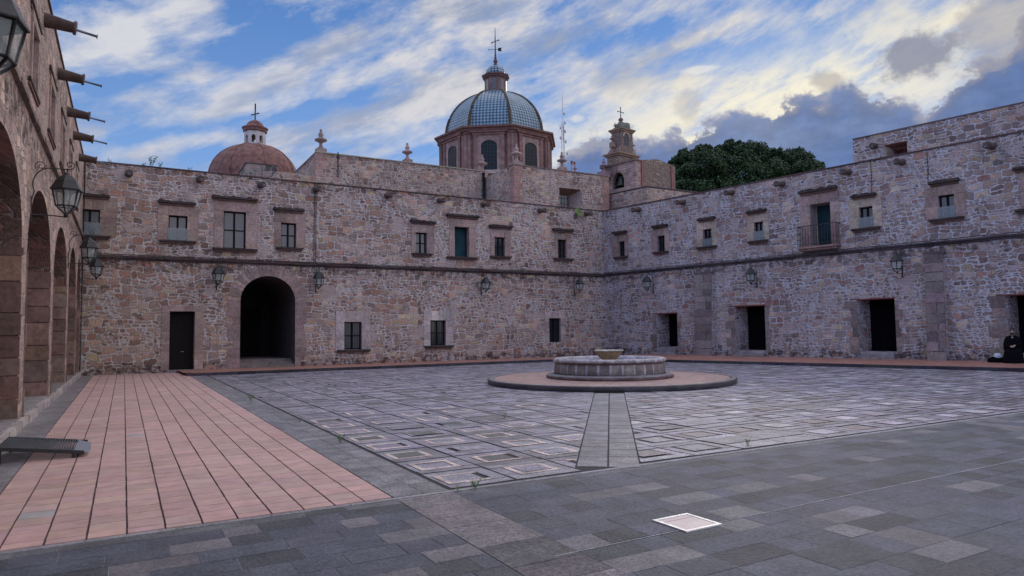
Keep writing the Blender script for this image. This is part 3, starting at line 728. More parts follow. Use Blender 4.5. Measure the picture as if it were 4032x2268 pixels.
for px_ in (1236, 1243): u, _ = PB.uz(px_, 900); cb.tube([(u, -.03, ZP), (u+.01, -.03, 7), (u, -.03, ZS+.05)], .014, 5)
cb.tube([(bl+.2, -.14, ZS+.08), (3, -.15, ZS+.07), (10, -.15, ZS+.05), (20, -.15, ZS+.07), (cu-.2, -.14, ZS+.06)], .018, 5)
cb.build('cable', 'iron', back)
# ------------------------------------------------------------------ right wing
right = PR.root('right_wing', 'two-storey rubble stone wing along the right side, with an iron balcony', 'building')
random.seed(31)
cru = cn.dot(PR.t); rend = 9.0; holes = []
upR = [((2436, 2460, 951, 1010), dict(glass='gdark', cpx=(2417, 2471, 919), spx=(2421, 2473, 1014), sl=.5, sr=.3, lin=.36)),
       ((2589, 2618, 928, 991), dict(glass='gdark', rows=2, cpx=(2571, 2632, 893), spx=(2576, 2633, 998), sl=.45, sr=.3, lin=.42)),
       ((2769, 2803, 902, 970), dict(glass='gdark', rows=1, guard=.45, cpx=(2751, 2818, 866), spx=(2749, 2824, 974), sl=.4, sr=.35, lin=.5, base=TAN)),
       ((2970, 3007, 874, 947), dict(glass='gmid', rows=2, guard=.5, cpx=(2942, 3020, 836), spx=(2950, 3025, 952), sl=.4, sr=.3, lin=.5, base=TAN)),
       ((3384.5, 3438, 814, 897), dict(glass='gdark', rows=1, guard=.5, cpx=(3355, 3453, 774), spx=(3357, 3469, 903), sl=.42, sr=.38, lin=.44, base=TAN)),
       ((3696, 3759, 767, 859), dict(glass='gmid', rows=1, guard=.5, cpx=(3659, 3780, 720), spx=(3663, 3799, 868), sl=.5, sr=.4, lin=.38))]
for px_, kw in upR:
    u0, u1, z0, z1 = PR.rect(*px_); holes.append(hole_rect(u0, u1, z0, z1))
    c_ = kw.pop('cpx'); s_ = kw.pop('spx')
    kw['corn'] = (PR.uz(c_[0], c_[2])[0], PR.uz(c_[1], c_[2])[0]); kw['cz'] = PR.uz((c_[0]+c_[1])/2, c_[2])[1]; kw['sil'] = (PR.uz(s_[0], s_[2])[0], PR.uz(s_[1], s_[2])[0])
    window(right, u0, u1, z0, z1, **kw)
u7 = PR.uz(4040, 760)[0]; u7 += .25; holes.append(hole_rect(u7, u7+.75, 6.0, 7.1)); window(right, u7, u7+.75, 6.0, 7.1, glass='gmid', guard=.5, sl=.42, sr=.4, lin=.4, corn=(u7-.6, u7+1.3), sil=(u7-.6, u7+1.3))
# balcony door
u0, u1, z0, z1 = PR.rect(3192, 3272, 800, 966); zbd = PR.uz(3235, 968)[1]; z0 = zbd; h_ = hole_rect(u0, u1, z0, z1); holes.append(h_)
dr = MB(); dr.box(u0+.05, u1-.02, .62, .66, z0, z1-.02)
bd = dr.build('balcony_door', 'teal', right); reveal(h_, .7, (.30, .25, .24)).build('reveal', 'stone', bd); surround(bd, u0, u1, z0, z1, .48, .40, .50)
cornice(bd, PR.uz(3150, 770)[0], PR.uz(3300, 770)[0], PR.uz(3228, 752)[1], .18, .22)
bu0, bu1 = u0-.50, u1+.42
bz = zbd; bl_ = MB(); bl_.box(bu0, bu1, -.42, -.002, bz-.10, bz-.01, (.30, .20, .18)); bl_.box(bu0+.06, bu1-.06, -.34, -.003, bz-.2, bz-.104, (.24, .17, .15))
bo = bl_.build('balcony', 'stone', right)
rl = MB(); rh = .95
for i in range(15): uu = bu0+.03+(bu1-bu0-.06)*i/14; rl.box(uu-.009, uu+.009, -.40, -.382, bz-.01, bz+rh)
for yy in (-.26, -.12):
    for uu in (bu0+.03, bu1-.03): rl.box(uu-.009, uu+.009, yy-.009, yy+.009, bz-.01, bz+rh)
rl.box(bu0, bu1, -.412, -.372, bz+rh, bz+rh+.03); rl.box(bu0, bu1, -.405, -.379, bz+.10, bz+.12)
for uu in (bu0, bu1-.04): rl.box(uu, uu+.04, -.371, -.001, bz+rh, bz+rh+.03)
rl.build('railing', 'iron', bo)
# deep ground-floor doorways
for (ol, orr, ty, il, ir, it, ib, base) in ((2586, 2668, 1235, 2621, 2670, 1256, 1356, TAN), (2895, 3014, 1205, 2946, 3019, 1222, 1368, PINK), (3378, 3527, 1178, 3436, 3535, 1202, 1366, PINK), (3964, 4130, 1160, 4030, 4140, 1180, 1370, PINK)):
    ua, ub = PR.uz(ol, (it+ib)/2)[0], PR.uz(orr, (it+ib)/2)[0]; zt = PR.uz((ol+orr)/2, ty)[1]
    zb = .62 if ol < 2700 else (.48 if ol < 3000 else .50)
    h_ = hole_rect(ua, ub, zb, zt); holes.append(h_)
    dp = .95
    rb = MB(); c1_ = tint(base, .1); s_ = .16
    # splayed left jamb, straight right jamb, sloping soffit
    ui, zi = ua+s_, zt-.06
    rb.face([(ua, 0, zb), (ui, dp, zb), (ui, dp, zt), (ua, 0, zt)], c1_); rb.face([(ub, dp, zb), (ub, 0, zb), (ub, 0, zt), (ub, dp, zt)], tint(base))
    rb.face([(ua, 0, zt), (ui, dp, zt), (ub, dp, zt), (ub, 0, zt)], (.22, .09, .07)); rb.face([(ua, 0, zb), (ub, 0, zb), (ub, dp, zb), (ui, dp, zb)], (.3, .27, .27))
    dw = rb.build('doorway', 'rubR', right)
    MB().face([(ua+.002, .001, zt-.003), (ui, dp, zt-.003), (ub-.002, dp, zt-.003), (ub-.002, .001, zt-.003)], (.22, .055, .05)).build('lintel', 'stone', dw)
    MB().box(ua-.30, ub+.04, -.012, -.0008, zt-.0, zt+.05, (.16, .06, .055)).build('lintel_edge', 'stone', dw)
    MB().box(ui-.3, ub+.3, dp+.002, dp+.08, zb-.1, zt+.1).build('doorway_dark', 'void', dw)  # near-black sheet painting the dark inside the open doorway
    sb = MB()
    for k in range(3): sb.box(ua+.1*k, ub-.05*k, -.30+.1*k+.001*k, -.001-.001*k, .12+.0*k, .2+(zb-.2)*(k+1)/3-.01, tint((.24, .22, .23), .2))
    sb.build('doorstep', 'rough', dw)
    for (a, c_) in ((ua-.62, ua-.004), (ub+.004, ub+.30)):
        zz = zb-.1; lb = MB()
        while zz < zt-.1:
            e = min(zz+random.uniform(.3, .45), zt); w = random.uniform(.35, 1)
            if random.random() < .75: lb.box(c_-(c_-a)*w if a < ua else a, c_ if a < ua else a+(c_-a)*w, -.016, -.0005, zz+.008, e-.008, tint((.215, .175, .165), .3, .05)); zz = e
        lb.build('jamb', 'stone', dw)
wall_mesh(cru, rend, -.05, ZP, holes, 1.0).build('wall', 'rubR', right)
course(right, 'string_course', cru+.05, rend, ZS+.02, .07, .10, (.085, .070, .08), .9)
course(right, 'string_course', cru+.05, rend, ZS-.08, .09, .05, (.055, .045, .05), .6, .5)
b = MB(); u = cru
while u < rend: e = min(u+1.3, rend); b.box(u, e-.004, -.05, 1.04, ZP+.001, ZP+.05+random.uniform(0, .006), tint((.075, .05, .05), .3)); u = e
b.build('coping', 'stone', right)
for (pl_, pr_) in ((2743, 2812), (3650, 3728)):              # battered buttresses
    ua, ub = PR.uz(pl_, 1150)[0], PR.uz(pr_, 1150)[0]
    b = MB(); zz = .1
    while zz < 4.55:
        h = random.uniform(.32, .48); e = min(zz+h, 4.6); o1 = .42-.055*zz; k = ua
        while k < ub-.05:
            w = random.uniform(.45, 1.0)*(ub-ua); k2 = min(k+w, ub)
            if ub-k2 < .25: k2 = ub
            if random.random() < .62: b.box(k+.022, k2-.012, -o1*random.uniform(.96, 1.02)-.006, -.002, zz+.022, e-.012, tint((.205, .170, .165), .32, .06)); k = k2
        zz = e
    b.box(ua-.05, ub+.05, -.20, -.001, 4.6, 4.66, (.14, .12, .12))
    b.build('buttress', 'stone', right)
    b = MB(); b.face([(ua+.01, -.40, .1), (ub-.01, -.385, .1), (ub-.01, -.14, 4.55), (ua+.01, -.14, 4.55)], (.46, .44, .48)); b.face([(ub-.01, -.40, .1), (ub-.01, 0, .1), (ub-.01, 0, 4.55), (ub-.01, -.16, 4.55)], (.34, .33, .37)); b.face([(ua+.01, 0, .1), (ua+.01, -.4, .1), (ua+.01, -.16, 4.55), (ua+.01, 0, 4.55)], (.34, .33, .37)); b.build('buttress_core', 'rubR', right)
for (x, y) in ((2504, 830), (2678, 801), (2867, 764), (3063, 730), (3320, 684), (3528, 645), (3878, 583)):
    u, z = PR.uz(x, y); spout_obj(right, u+.25, z+.03, .62, 0, .34)
cb = MB(); cb.tube([(cru+.1, -.15, ZS+.13), (-18, -.15, ZS+.12), (-8, -.15, ZS+.13), (rend, -.15, ZS+.12)], .018, 5)
for px_ in (3431, 3655): u, _ = PR.uz(px_, 700); cb.tube([(u, -.02, ZP), (u+.02, -.02, 8.2), (u-.02, -.02, 7.5)], .012, 5)
cb.build('cable', 'iron', right)
PRR = Plane(79.3, 35.2)                                       # rooftop room set back on the right wing
rt = PRR.root('rooftop_room', 'rubble stone rooftop room set back above the right wing parapet, with a small brown window', 'building')
ru0 = PRR.uz(3360, 600)[0]; rz = PRR.uz(3360, 550)[1]
wu0, wu1, wz0, wz1 = PRR.rect(3512, 3573, 580, 625); wz0 -= .7
wall_mesh(ru0, 9.5, 8.5, rz, [hole_rect(wu0-.35, wu1, wz0, wz1+.25)], .9).build('wall', 'rubR', rt)
rw = window(rt, wu0-.02, wu1-.005, wz0, wz1, glass='gmid', dep=.62, surr=False, fr='pipe')
b = MB(); b.face([(wu0-.35, 0, wz1+.25), (wu0-.02, .62, wz1), (wu1, .62, wz1), (wu1, 0, wz1+.25)], (.20, .09, .07)); b.face([(wu0-.35, 0, wz0), (wu0-.02, .62, wz0), (wu0-.02, .62, wz1), (wu0-.35, 0, wz1+.25)], TAN); b.build('recess', 'stone', rw)
b = MB(); b.box(ru0, 9.5, -.04, .94, rz+.001, rz+.05, (.14, .10, .10)); b.build('coping', 'stone', rt)
u, z = PRR.uz(3445, 575); spout_obj(rt, u, z, .35, 0, .01)
# ------------------------------------------------------------------ left arcade
PL = Plane(-90, 1.6)
arc = PL.root('arcade_wing', 'two-storey arcaded stone wing along the left side, its round arches on tall piers', 'building')
random.seed(41)
AR = [(-6.2, -2.1), (-1.0, 3.2), (4.3, 9.0), (10.0, 14.7), (15.5, 20.1), (21.05, 25.6), (26.5, 30.25), (31.0, 33.0)]
holes = [hole_arch(a, c_, .12, 3.25 if c_-a > 3 else 3.6, 4.72, 22) for a, c_ in AR]
wh = []
for (a, c_) in ((15.15, 16.05), (18.75, 19.75), (22.1, 22.9), (25.4, 26.1), (28.6, 29.3), (11.2, 12.1), (6.9, 7.8), (2.2, 3.1)): h_ = hole_rect(a, c_, 6.35, 7.45); holes.append(h_); wh.append(h_)
wall_mesh(-8, 33.45, -.05, ZP, holes, .85).build('wall', 'arc', arc)
for a, c_ in AR:                                             # worn quoins down both sides of every pier opening
    for sgn, ue_ in ((1, a), (-1, c_)):
        b = MB(); zz = .13
        while zz < 3.1:
            e = min(zz+random.uniform(.30, .55), 3.2); o1, o2 = random.uniform(.004, .035), random.uniform(.004, .030)
            lo_, hi_ = sorted((ue_+sgn*o1, ue_-sgn*random.uniform(.03, .07)))
            b.box(lo_, hi_, -o2, .84, zz+.012, e-.012, tint((.20, .135, .11), .3, .08)); zz = e
        b.build('quoins', 'stone', arc)
ashl = rubble('pier_ashlar', .60, .44, seed=3, mortar=(.24, .19, .18), mw=.02, stain=1.4, small=1.15, pal=[(.16, .10, .085), (.20, .12, .10), (.13, .09, .08)])  # stone palette darkened to put the shade inside the arches into the colour
for h_ in holes[:len(AR)]: reveal(h_, .85, floor=True).build('arch_reveal', ashl, arc)
for h_ in wh:
    u0, u1 = h_['us'][0], h_['us'][-1]
    w = window(arc, u0, u1, h_['lo'][0], h_['hi'][0], glass='gdark', dep=.35, surr=False)
    surround(w, u0, u1, 6.35, 7.45, .16, .16, .2, (.30, .22, .19), .03, 0)
    cornice(w, u0-.35, u1+.35, 7.70, .12, .05, (.17, .09, .07)); sill(w, u0-.35, u1+.35, 6.32, .12, .05, (.17, .08, .06))
course(arc, 'string_course', -8, 33.4, 5.72, .10, .08, (.20, .15, .13), .9)
b = MB(); b.box(-8, 33.44, -.04, .9, ZP+.001, ZP+.05, (.14, .10, .09)); b.build('coping', 'stone', arc)
b = MB()                                                     # the vault, inner wall and floor behind the arches
b.face([(-8, 4.5, 0), (33.4, 4.5, 0), (33.4, 4.5, 5.2), (-8, 4.5, 5.2)]); b.face([(-8, .85, 5.0), (33.4, .85, 5.0), (33.4, 4.5, 5.0), (-8, 4.5, 5.0)]); b.face([(33.4, .85, 0), (33.4, 4.5, 0), (33.4, 4.5, 5), (33.4, .85, 5)]); b.face([(-8, .85, 0), (-8, 4.5, 0), (-8, 4.5, 5), (-8, .85, 5)])
b.build('gallery', plain('gallery_plaster', (.20, .14, .12), .95, 0, .3, 2), arc)
b = MB(); b.face([(-8, .85, .12), (33.4, .85, .12), (33.4, 4.5, .12), (-8, 4.5, .12)], (.2, .19, .2)); b.build('gallery_floor', 'slab', arc)
b = MB(); u = -8                                             # low plinth along the foot of the piers
while u < 33.3: e = min(u+random.uniform(.5, 1.1), 33.3); b.box(u+.004, e-.004, -.10*random.uniform(.8, 1.1), -.001, -.01, .15*random.uniform(.85, 1.1), tint((.40, .35, .33), .2)); u = e
b.build('plinth', 'stone', arc)
b = MB()
for a, c_ in AR: b.box(a+.01, c_-.01, -.02, .86, .121, .20, tint((.26, .24, .24)))
b.build('threshold', 'rough', arc)
for uu in (17.17, 20.59, 24.01, 26.77, 29.99, 12.6, 8.4, 4.0): spout_obj(arc, uu, 8.33, .58, 0, .42)
cb = MB(); cb.tube([(33.30, -.06, .2), (33.30, -.06, 4.2), (33.3, -.05, 8.9)], .025, 5); cb.build('downpipe', 'iron', arc)
# ------------------------------------------------------------------ wall lamps
def spiral(cx, cz, r, turns, a0, sgn=1, n_=16):
    return [(0, cx+(r*(1-i/n_*.82))*cos(a0+sgn*turns*2*pi*i/n_), cz+(r*(1-i/n_*.82))*sin(a0+sgn*turns*2*pi*i/n_)) for i in range(n_+1)]
def make_lamp():
    """wall at y=0, lamp hangs .57 m out (-y); origin at the middle of the lamp on the wall"""
    r = thing('wall_lantern', 'x', 'wall lantern', group='iron wall lanterns round the courtyard')
    b = MB(); Y = -.57
    arcp = [(0, -.02+.0, -.30)]
    for i in range(15):
        t = i/14; a = radians(200-120*t); arcp.append((0, -.30-.0+.28*1.0*(-cos(a))*-1 if False else -.32+.30*cos(pi-a+pi)*-1*-1, .18+.36*sin(a)))
    pts = []
    for i in range(17):
        t = i/16; a = radians(205)-radians(115)*t           # from the wall's foot up and over
        pts.append((0, -.30-.27*cos(a)*1.0-.0, .20+.33*sin(a)))
    # a from 205deg (near the wall, low) to 90deg (top)
    pts = [(0, -.01, -.10)]+[(0, -(.30+.28*cos(a)), .20+.33*sin(a)) for a in [radians(205-115*i/16) for i in range(17)]]+[(0, -.45, .53), (0, Y, .53)]
    b.tube(pts, .012, 6)
    b.tube([(0, Y, .53)]+[(0, Y-.04-p[1]*-1*0+(-p[1]), p[2]) for p in spiral(.0, .62, .09, 1.3, -pi/2, 1)], .010, 5)
    b.tube([(p[0], -.14+p[1], .56+p[2]) for p in spiral(0, 0, .10, 1.3, -.6, 1)], .009, 5)
    b.tube([(0, 0, -.40), (0, -.2, -.385), (0, Y, -.41)], .012, 6)
    b.tube([(p[0], -.10+p[1], -.50+p[2]) for p in spiral(0, 0, .10, 1.3, 1.2, -1)], .009, 5)
    b.box(-.025, .025, -.012, 0, -.55, -.05); b.tube([(0, Y, .55), (0, Y, .44)], .014, 6)
    b.build('bracket', 'iron', r)
    c_ = (0, Y, 0)
    b = MB(); b.lathe([(0, .47), (.035, .46), (.06, .42), (.085, .41), (.12, .385), (.20, .30), (.225, .24), (.285, .135), (.29, .125), (.285, .11), (.24, .112), (0, .115)], 6, c_, sm=False, a0=.35)
    b.build('lamp_roof', 'iron', r)
    b = MB(); g = MB()
    for i in range(6):
        a, a2 = .35+2*pi*i/6, .35+2*pi*(i+1)/6
        T = Vector((.245*sin(a), Y-.245*cos(a), .11)); Bm = Vector((.185*sin(a), Y-.185*cos(a), -.20)); E = Vector((.03*sin(a), Y-.03*cos(a), -.35))
        T2 = Vector((.245*sin(a2), Y-.245*cos(a2), .11)); B2 = Vector((.185*sin(a2), Y-.185*cos(a2), -.20)); E2 = Vector((.03*sin(a2), Y-.03*cos(a2), -.35))
        b.tube([T, Bm], .017, 5); b.tube([Bm, E], .016, 5); b.tube([Bm, B2], .016, 5); b.tube([T, T2], .012, 5)
        g.face([Bm, B2, T2, T]); g.face([E, E2, B2, Bm])
    b.lathe([(0, -.42), (.03, -.41), (.045, -.37), (.03, -.345), (0, -.34)], 8, c_)
    b.build('lamp_frame', 'iron', r); g.build('glass', 'lampglass', r)
    b = MB(); b.tube([(0, Y, .11), (0, Y, .02)], .03, 8); b.lathe([(0, .03), (.03, .02), (.04, -.05), (.025, -.11), (0, -.12)], 8, c_); b.build('bulb', 'bulb', r)
    return r
M['lampglass'] = alpha_mat('lamp_pane', (.50, .60, .60), .33, .12); M['bulb'] = plain('unlit_bulb', (.35, .35, .33), .3)
L0 = make_lamp(); used = False
lamps = [(PL, 7.0, 4.13, 'black iron wall lantern hanging huge and half cut off in the top left corner'),
         (PL, 15.83, 4.35, 'black lantern on a scrolled bracket between the two nearest arches, second largest lantern'),
         (PL, 25.9, 4.35, 'third lantern of the receding arcade row, just below the leftmost upper window'),
         (PL, 32.6, 4.35, 'farthest and smallest lantern of the arcade row, tucked into the far left corner')]
for (pl, px_, py_, lb) in ((PB, 853, 1092, 'lantern on the back wall between the dark door and the arched passage'), (PB, 1243, 1108, 'lantern on the back wall just right of the arched passage'),
                           (PB, 1894, 1125, 'lantern on the back wall right of the middle barred window, above plain stone'), (PB, 2260, 1128, 'lantern on the back wall nearest the inner corner'),
                           (PR, 2572, 1118, 'lantern on the right wall nearest the inner corner'), (PR, 2980, 1090, 'lantern on the right wall between the two middle doorways, right of the first buttress'),
                           (PR, 3552, 1042, 'largest lantern of the right wall, above the doorway left of the big buttress')):
    u, z = pl.uz(px_, py_); lamps.append((pl, u, z, lb))
for pl, u, z, lb in lamps:
    w = pl.world(u, -.002, z)
    if not used: L0.location = w; L0.rotation_euler = (0, 0, -pl.az); L0['label'] = lb; used = True
    else: dup(L0, w, -pl.az, lb)
# ------------------------------------------------------------------ church behind
random.seed(51)
def finial(parent, P, h, col=(.30, .22, .20), ped=.35, name='finial'):
    """turned stone urn on a square pedestal; h is the height of the urn"""
    b = MB(); x, y, z = P; s = h
    b.box(x-ped*h*.55, x+ped*h*.55, y-ped*h*.55, y+ped*h*.55, z-.2, z+h*.18, tint(col)); 
    b.lathe([(0, .18), (.15, .18), (.12, .24), (.07, .30), (.06, .40), (.10, .46), (.24, .52), (.25, .57), (.14, .62), (.08, .66), (.09, .70), (.11, .76), (.07, .84), (.04, .88), (.06, .93), (.03, .99), (0, 1.)], 12, (x, y, z), tint(col))
    k = len(b.v); n0 = 8
    b.v = b.v[:n0]+[(x+(v[0]-x)*s, y+(v[1]-y)*s, z+(v[2]-z)*s) for v in b.v[n0:]]
    return b.build(name, 'stone', parent)
ch = thing('church', 'church behind the back wing with urn finials and a large blue and white tiled dome', 'church', (24, 45, 0))
def rel(o, par): return [tuple(Vector(p)-par.location) for p in o]
class MBr(MB):
    """mesh builder in world coordinates for a thing that is not at the origin"""
    def build(s, name, mt, parent=None, label=None, root=None):
        r = root or parent
        off = Vector(r.location) if r.parent is None else Vector(r.parent.location)
        s.v = [tuple(Vector(p)-off) for p in s.v]; return MB.build(s, name, mt, parent, label)
YN = 40.0
a0_ = at_y(1290, 601, YN); a1_ = at_y(1910, 680, YN); ZN = (a0_.z+a1_.z)/2; xl = at_y(1245, 640, YN).x; xr = a1_.x
yf = at_y(1160, 640, YN).y; q = ray(1160, 640); yf = xl/(q.x/q.y)
c2 = at_y(2022, 648, YN); q = ray(2024, 700); yb = xr/(q.x/q.y)      # the projecting block's front plane
f0 = at_y(2024, 648, yb); f1 = at_y(2395, 697, yb); ZB = (f0.z+f1.z)/2; xe = f1.x
b = MBr()
def vbox(b, x0, x1, y0, y1, z0, z1, c_=(.4, .3, .3)): b.box(x0, x1, y0, y1, z0, z1, c_)
vbox(b, xl, xr, YN, yf, 0, ZN)
b.build('nave_wall', 'rubN', ch)
# projecting block with a deep window
b = MBr(); wl = at_y(2202, 760, yb); wr = at_y(2288, 760, yb); wt = at_y(2240, 742, yb).z; wz0 = 8.0
vbox(b, xr, wl.x, yb, YN+3, 0, ZB); vbox(b, wr.x, xe, yb, YN+3, 0, ZB); vbox(b, wl.x, wr.x, yb, YN+3, wt, ZB); vbox(b, wl.x, wr.x, yb+.9, YN+3, 0, wt); vbox(b, wl.x, wr.x, yb, yb+.9, 0, wz0)
b.build('transept_wall', 'rubN', ch)
b = MBr(); b.box(wl.x+.0, wr.x-.45, yb+.84, yb+.88, wz0, wt-.30, (.12, .14, .16)); wi = b.build('window', 'gmid', ch)
b = MBr(); b.face([(wl.x+.004, yb, wt-.004), (wl.x+.004, yb+.84, wt-.3), (wr.x-.4, yb+.84, wt-.3), (wr.x-.004, yb, wt-.004)], (.24, .14, .11)); b.face([(wr.x-.4, yb+.84, wt-.3), (wr.x-.4, yb+.84, wz0), (wr.x-.004, yb, wz0), (wr.x-.004, yb, wt-.004)], (.38, .29, .27)); b.build('splay', 'stone', wi)
b = MBr()
for k in range(7): s_ = .09; b.tube([(wl.x+.1+.28*k-.5, yb+.82, wz0), (wl.x+.1+.28*k+.6, yb+.82, wt-.35)], .012, 4) if False else None
for k in range(5):
    xx = wl.x+.12+k*.2
    if xx < wr.x-.5: b.tube([(xx, yb+.815, wz0), (xx, yb+.815, wt-.32)], .012, 4)
for k in range(5): b.tube([(wl.x+.02, yb+.815, wt-.5-.35*k), (wr.x-.47, yb+.815, wt-.5-.35*k)], .012, 4)
b.build('grille', 'iron', wi)
# quoins
def quoins(b, x, y, z0, z1, sx, sy, base=(.30, .19, .16)):
    zz = z0; i = 0
    while zz < z1-.05:
        h = random.uniform(.38, .55); e = min(zz+h, z1); w = .62 if i % 2 else .40
        b.box(min(x-sx*.02, x+sx*w), max(x-sx*.02, x+sx*w), min(y-.02*sy, y+.5*sy), max(y-.02*sy, y+.5*sy), zz+.006, e-.006, tint(base, .2)); zz = e; i += 1
for args in ((xl, YN, 8, ZN-.02, 1, 1, (.31, .21, .185)), (xr, yb, 8, ZB-.02, 1, 1), (xe, yb, 8, ZB-.02, -1, 1)): b = MBr(); quoins(b, *args); b.build('quoins', 'stone', ch)
b = MBr(); b.box(xl-.04, xr-.05, YN-.05, YN+.9, ZN+.001, ZN+.06, (.34, .31, .24)); b.box(xr-.04, xe+.04, yb-.05, yb+.9, ZB+.001, ZB+.06, (.2, .15, .14)); b.box(xl-.041, xl+.8, YN+.91, yf, ZN+.001, ZN+.055, (.3, .28, .25)); b.build('coping', 'stone', ch)
b = MBr(); x_ = at_y(1908, 740, YN).x; b.tube([(x_-.12, YN-.12, 8), (x_-.12, YN-.12, ZN-.1)], .09, 6); x_ = at_y(1330, 640, YN).x; b.tube([(x_, YN-.07, ZN-2.2), (x_, YN-.07, ZN+.15)], .03, 5); b.build('downpipe', 'iron', ch)
def fin_px(px, pyt, pyb, y, parent=ch, **kw):
    P = at_y(px, pyb, y); T = at_y(px, pyt, y); h = T.z-P.z
    o = parent.location; return finial(parent, (P.x-o.x, P.y-o.y, P.z-o.z), h, **kw)
fin_px(1263, 508, 605, YN+.35); fin_px(1604, 562, 645, YN+.35); fin_px(1899, 608, 690, YN+2.5); fin_px(2034, 566, 655, yb+.4); fin_px(2213, 598, 675, yb+.4); fin_px(2264, 648, 684, yb+4, col=(.3, .12, .1))
# drum and dome
DC = at_r(1955, 600, 60); cx, cy = DC.x-24, DC.y-45; mpx = 60/F*1.02
va = atan2(DC.x, DC.y)                                    # view azimuth towards the dome
A8 = -va+radians(15)                                      # lathe angle of a vertex: 15 deg right of the line to the camera
def zr(py, r=60.): return at_r(1955, py, r).z
RD = 222*mpx; z_c = zr(500, 60-RD); zd0 = 9.0
def octa(b, prof, col, a=A8, seg=8, sm=False, c=None): b.lathe(prof, seg, (cx, cy, 0) if c is None else c, col, sm, a)
b = MB(); nr = 15; b.lathe([(RD, zd0+(z_c-.2-zd0)*k/nr) for k in range(nr+1)], 8, (cx, cy, 0), (.2, .12, .11), False, A8, colf=lambda i, q: tint((.165, .105, .095), .28, .06))
dm = b.build('drum', 'drum', ch)
b = MB(); octa(b, [(RD-.3, z_c-.45), (RD+.12, z_c-.42), (RD+.14, z_c-.22), (RD+.30, z_c-.18), (RD+.34, z_c-.02), (RD+.52, z_c+.03), (RD+.55, z_c+.16), (RD-.5, z_c+.32)], (.19, .105, .09)); b.build('cornice', 'drum', dm)
b = MB()
for i in range(8):                                          # corner pilasters
    a = A8+2*pi*i/8; R4 = Matrix.Translation((cx, cy, 0)) @ Matrix.Rotation(a, 4, 'Z')
    b.box(-.42, .42, -RD-.02, -RD+.5, zd0, z_c-.46, tint((.175, .105, .095), .2), R4)
    b.box(-.10, .10, -RD-.10, -RD-.021, zd0, z_c-.46, tint((.22, .15, .14), .1), R4)
b.build('pilaster', 'drum', dm)
ap = RD*cos(pi/8)
for i in range(8):                                          # drum windows
    a = A8+2*pi*(i+.5)/8; R4 = Matrix.Translation((cx, cy, 0)) @ Matrix.Rotation(a, 4, 'Z')
    def bx(b, *v, c_=(.3, .2, .18)): b.box(*v, c_, R4)
    zt_, zb_ = zr(553, 55.6), zr(666, 55.6); w = 31*mpx*.94
    f_ = MB(); 
    for (x0, x1) in ((-w-.62, -w-.30), (w+.30, w+.62)): bx(f_, x0, x1, -ap-.16, -ap+.02, zb_-.3, zt_+.42, c_=tint((.22, .135, .12)))
    bx(f_, -w-.72, w+.72, -ap-.20, -ap+.02, zt_+.421, zt_+.58, c_=(.26, .15, .13)); bx(f_, -w-.95, w+.95, -ap-.34, -ap+.02, zt_+.581, zt_+.72, c_=(.17, .095, .085)); bx(f_, -w-.3, w+.3, -ap-.12, -ap+.02, zb_-.42, zb_-.12, c_=(.36, .3, .28))
    for (x0, x1) in ((-w-.30, -w), (w, w+.30)): bx(f_, x0, x1, -ap-.07, -ap+.02, zb_-.12, zt_+.42, c_=tint((.27, .20, .18)))
    for k in range(8):
        t0, t1 = pi*k/8, pi*(k+1)/8
        pp = [(w*cos(t0), zt_-.45+.42*sin(t0)), (w*cos(t1), zt_-.45+.42*sin(t1)), (w*cos(t1), zt_+.42), (w*cos(t0), zt_+.42)]
        f_.face([tuple(R4 @ Vector((p[0], -ap-.07, p[1]))) for p in pp], (.25, .18, .16)); f_.face([tuple(R4 @ Vector(v)) for v in ((pp[0][0], -ap-.07, pp[0][1]), (pp[1][0], -ap-.07, pp[1][1]), (pp[1][0], -ap, pp[1][1]), (pp[0][0], -ap, pp[0][1]))], (.2, .14, .13))
    f_.v = [tuple(v) for v in f_.v]
    wo_ = f_.build('drum_window', 'drum', ch)
    g = MB(); bx(g, -w, w, -ap-.012, -ap+.01, zb_-.12, zt_+.0); g.build('pane', 'deepglass', wo_)
    g = MB()
    for k in range(1, 5): bx(g, -w+2*w*k/5-.025, -w+2*w*k/5+.025, -ap-.035, -ap-.013, zb_-.12, zt_)
    for k in range(1, 8): zz = zb_-.12+(zt_-zb_)*k/8; bx(g, -w, w, -ap-.036, -ap-.014, zz-.02, zz+.02)
    g.build('muntins', 'iron', wo_)
# dome: eight curved faces of blue and white checkered tiles
RO = 193*mpx*1.03; z0d = z_c+.30; z1d = zr(346, 60-1.6); rl_ = 47*mpx
H = (z1d-z0d)/sqrt(1-(rl_/RO)**2)
mt, t, bs = mat('dome_tiles')
uvn = t.new('ShaderNodeAttribute', attribute_name='tuv').outputs['Vector']
tx, ty, tz = t.sep(uvn); rot = t.comb(t.m('ADD', tx, ty), t.m('SUBTRACT', tx, ty), 0)
ck = t.new('ShaderNodeTexChecker'); t.l.new(rot, ck.inputs['Vector']); ck.inputs['Scale'].default_value = 3.5
ck.inputs['Color1'].default_value = (.012, .050, .105, 1); ck.inputs['Color2'].default_value = (.19, .31, .36, 1)
fz = t.noise(t.new('ShaderNodeTexCoord').outputs['Object'], 1.6, 6, .65).outputs['Fac']
cc = t.mix(1, ck.outputs[0], t.comb(*[t.rng(fz, .3, .7, .62, 1.2, False)]*3), 'MULTIPLY'); cc = t.mix(t.rng(fz, .58, .75, 0, .7), cc, (.06, .075, .06))
t.l.new(cc, bs.inputs['Base Color']); bs.inputs['Roughness'].default_value = .32; M['dometile'] = mt
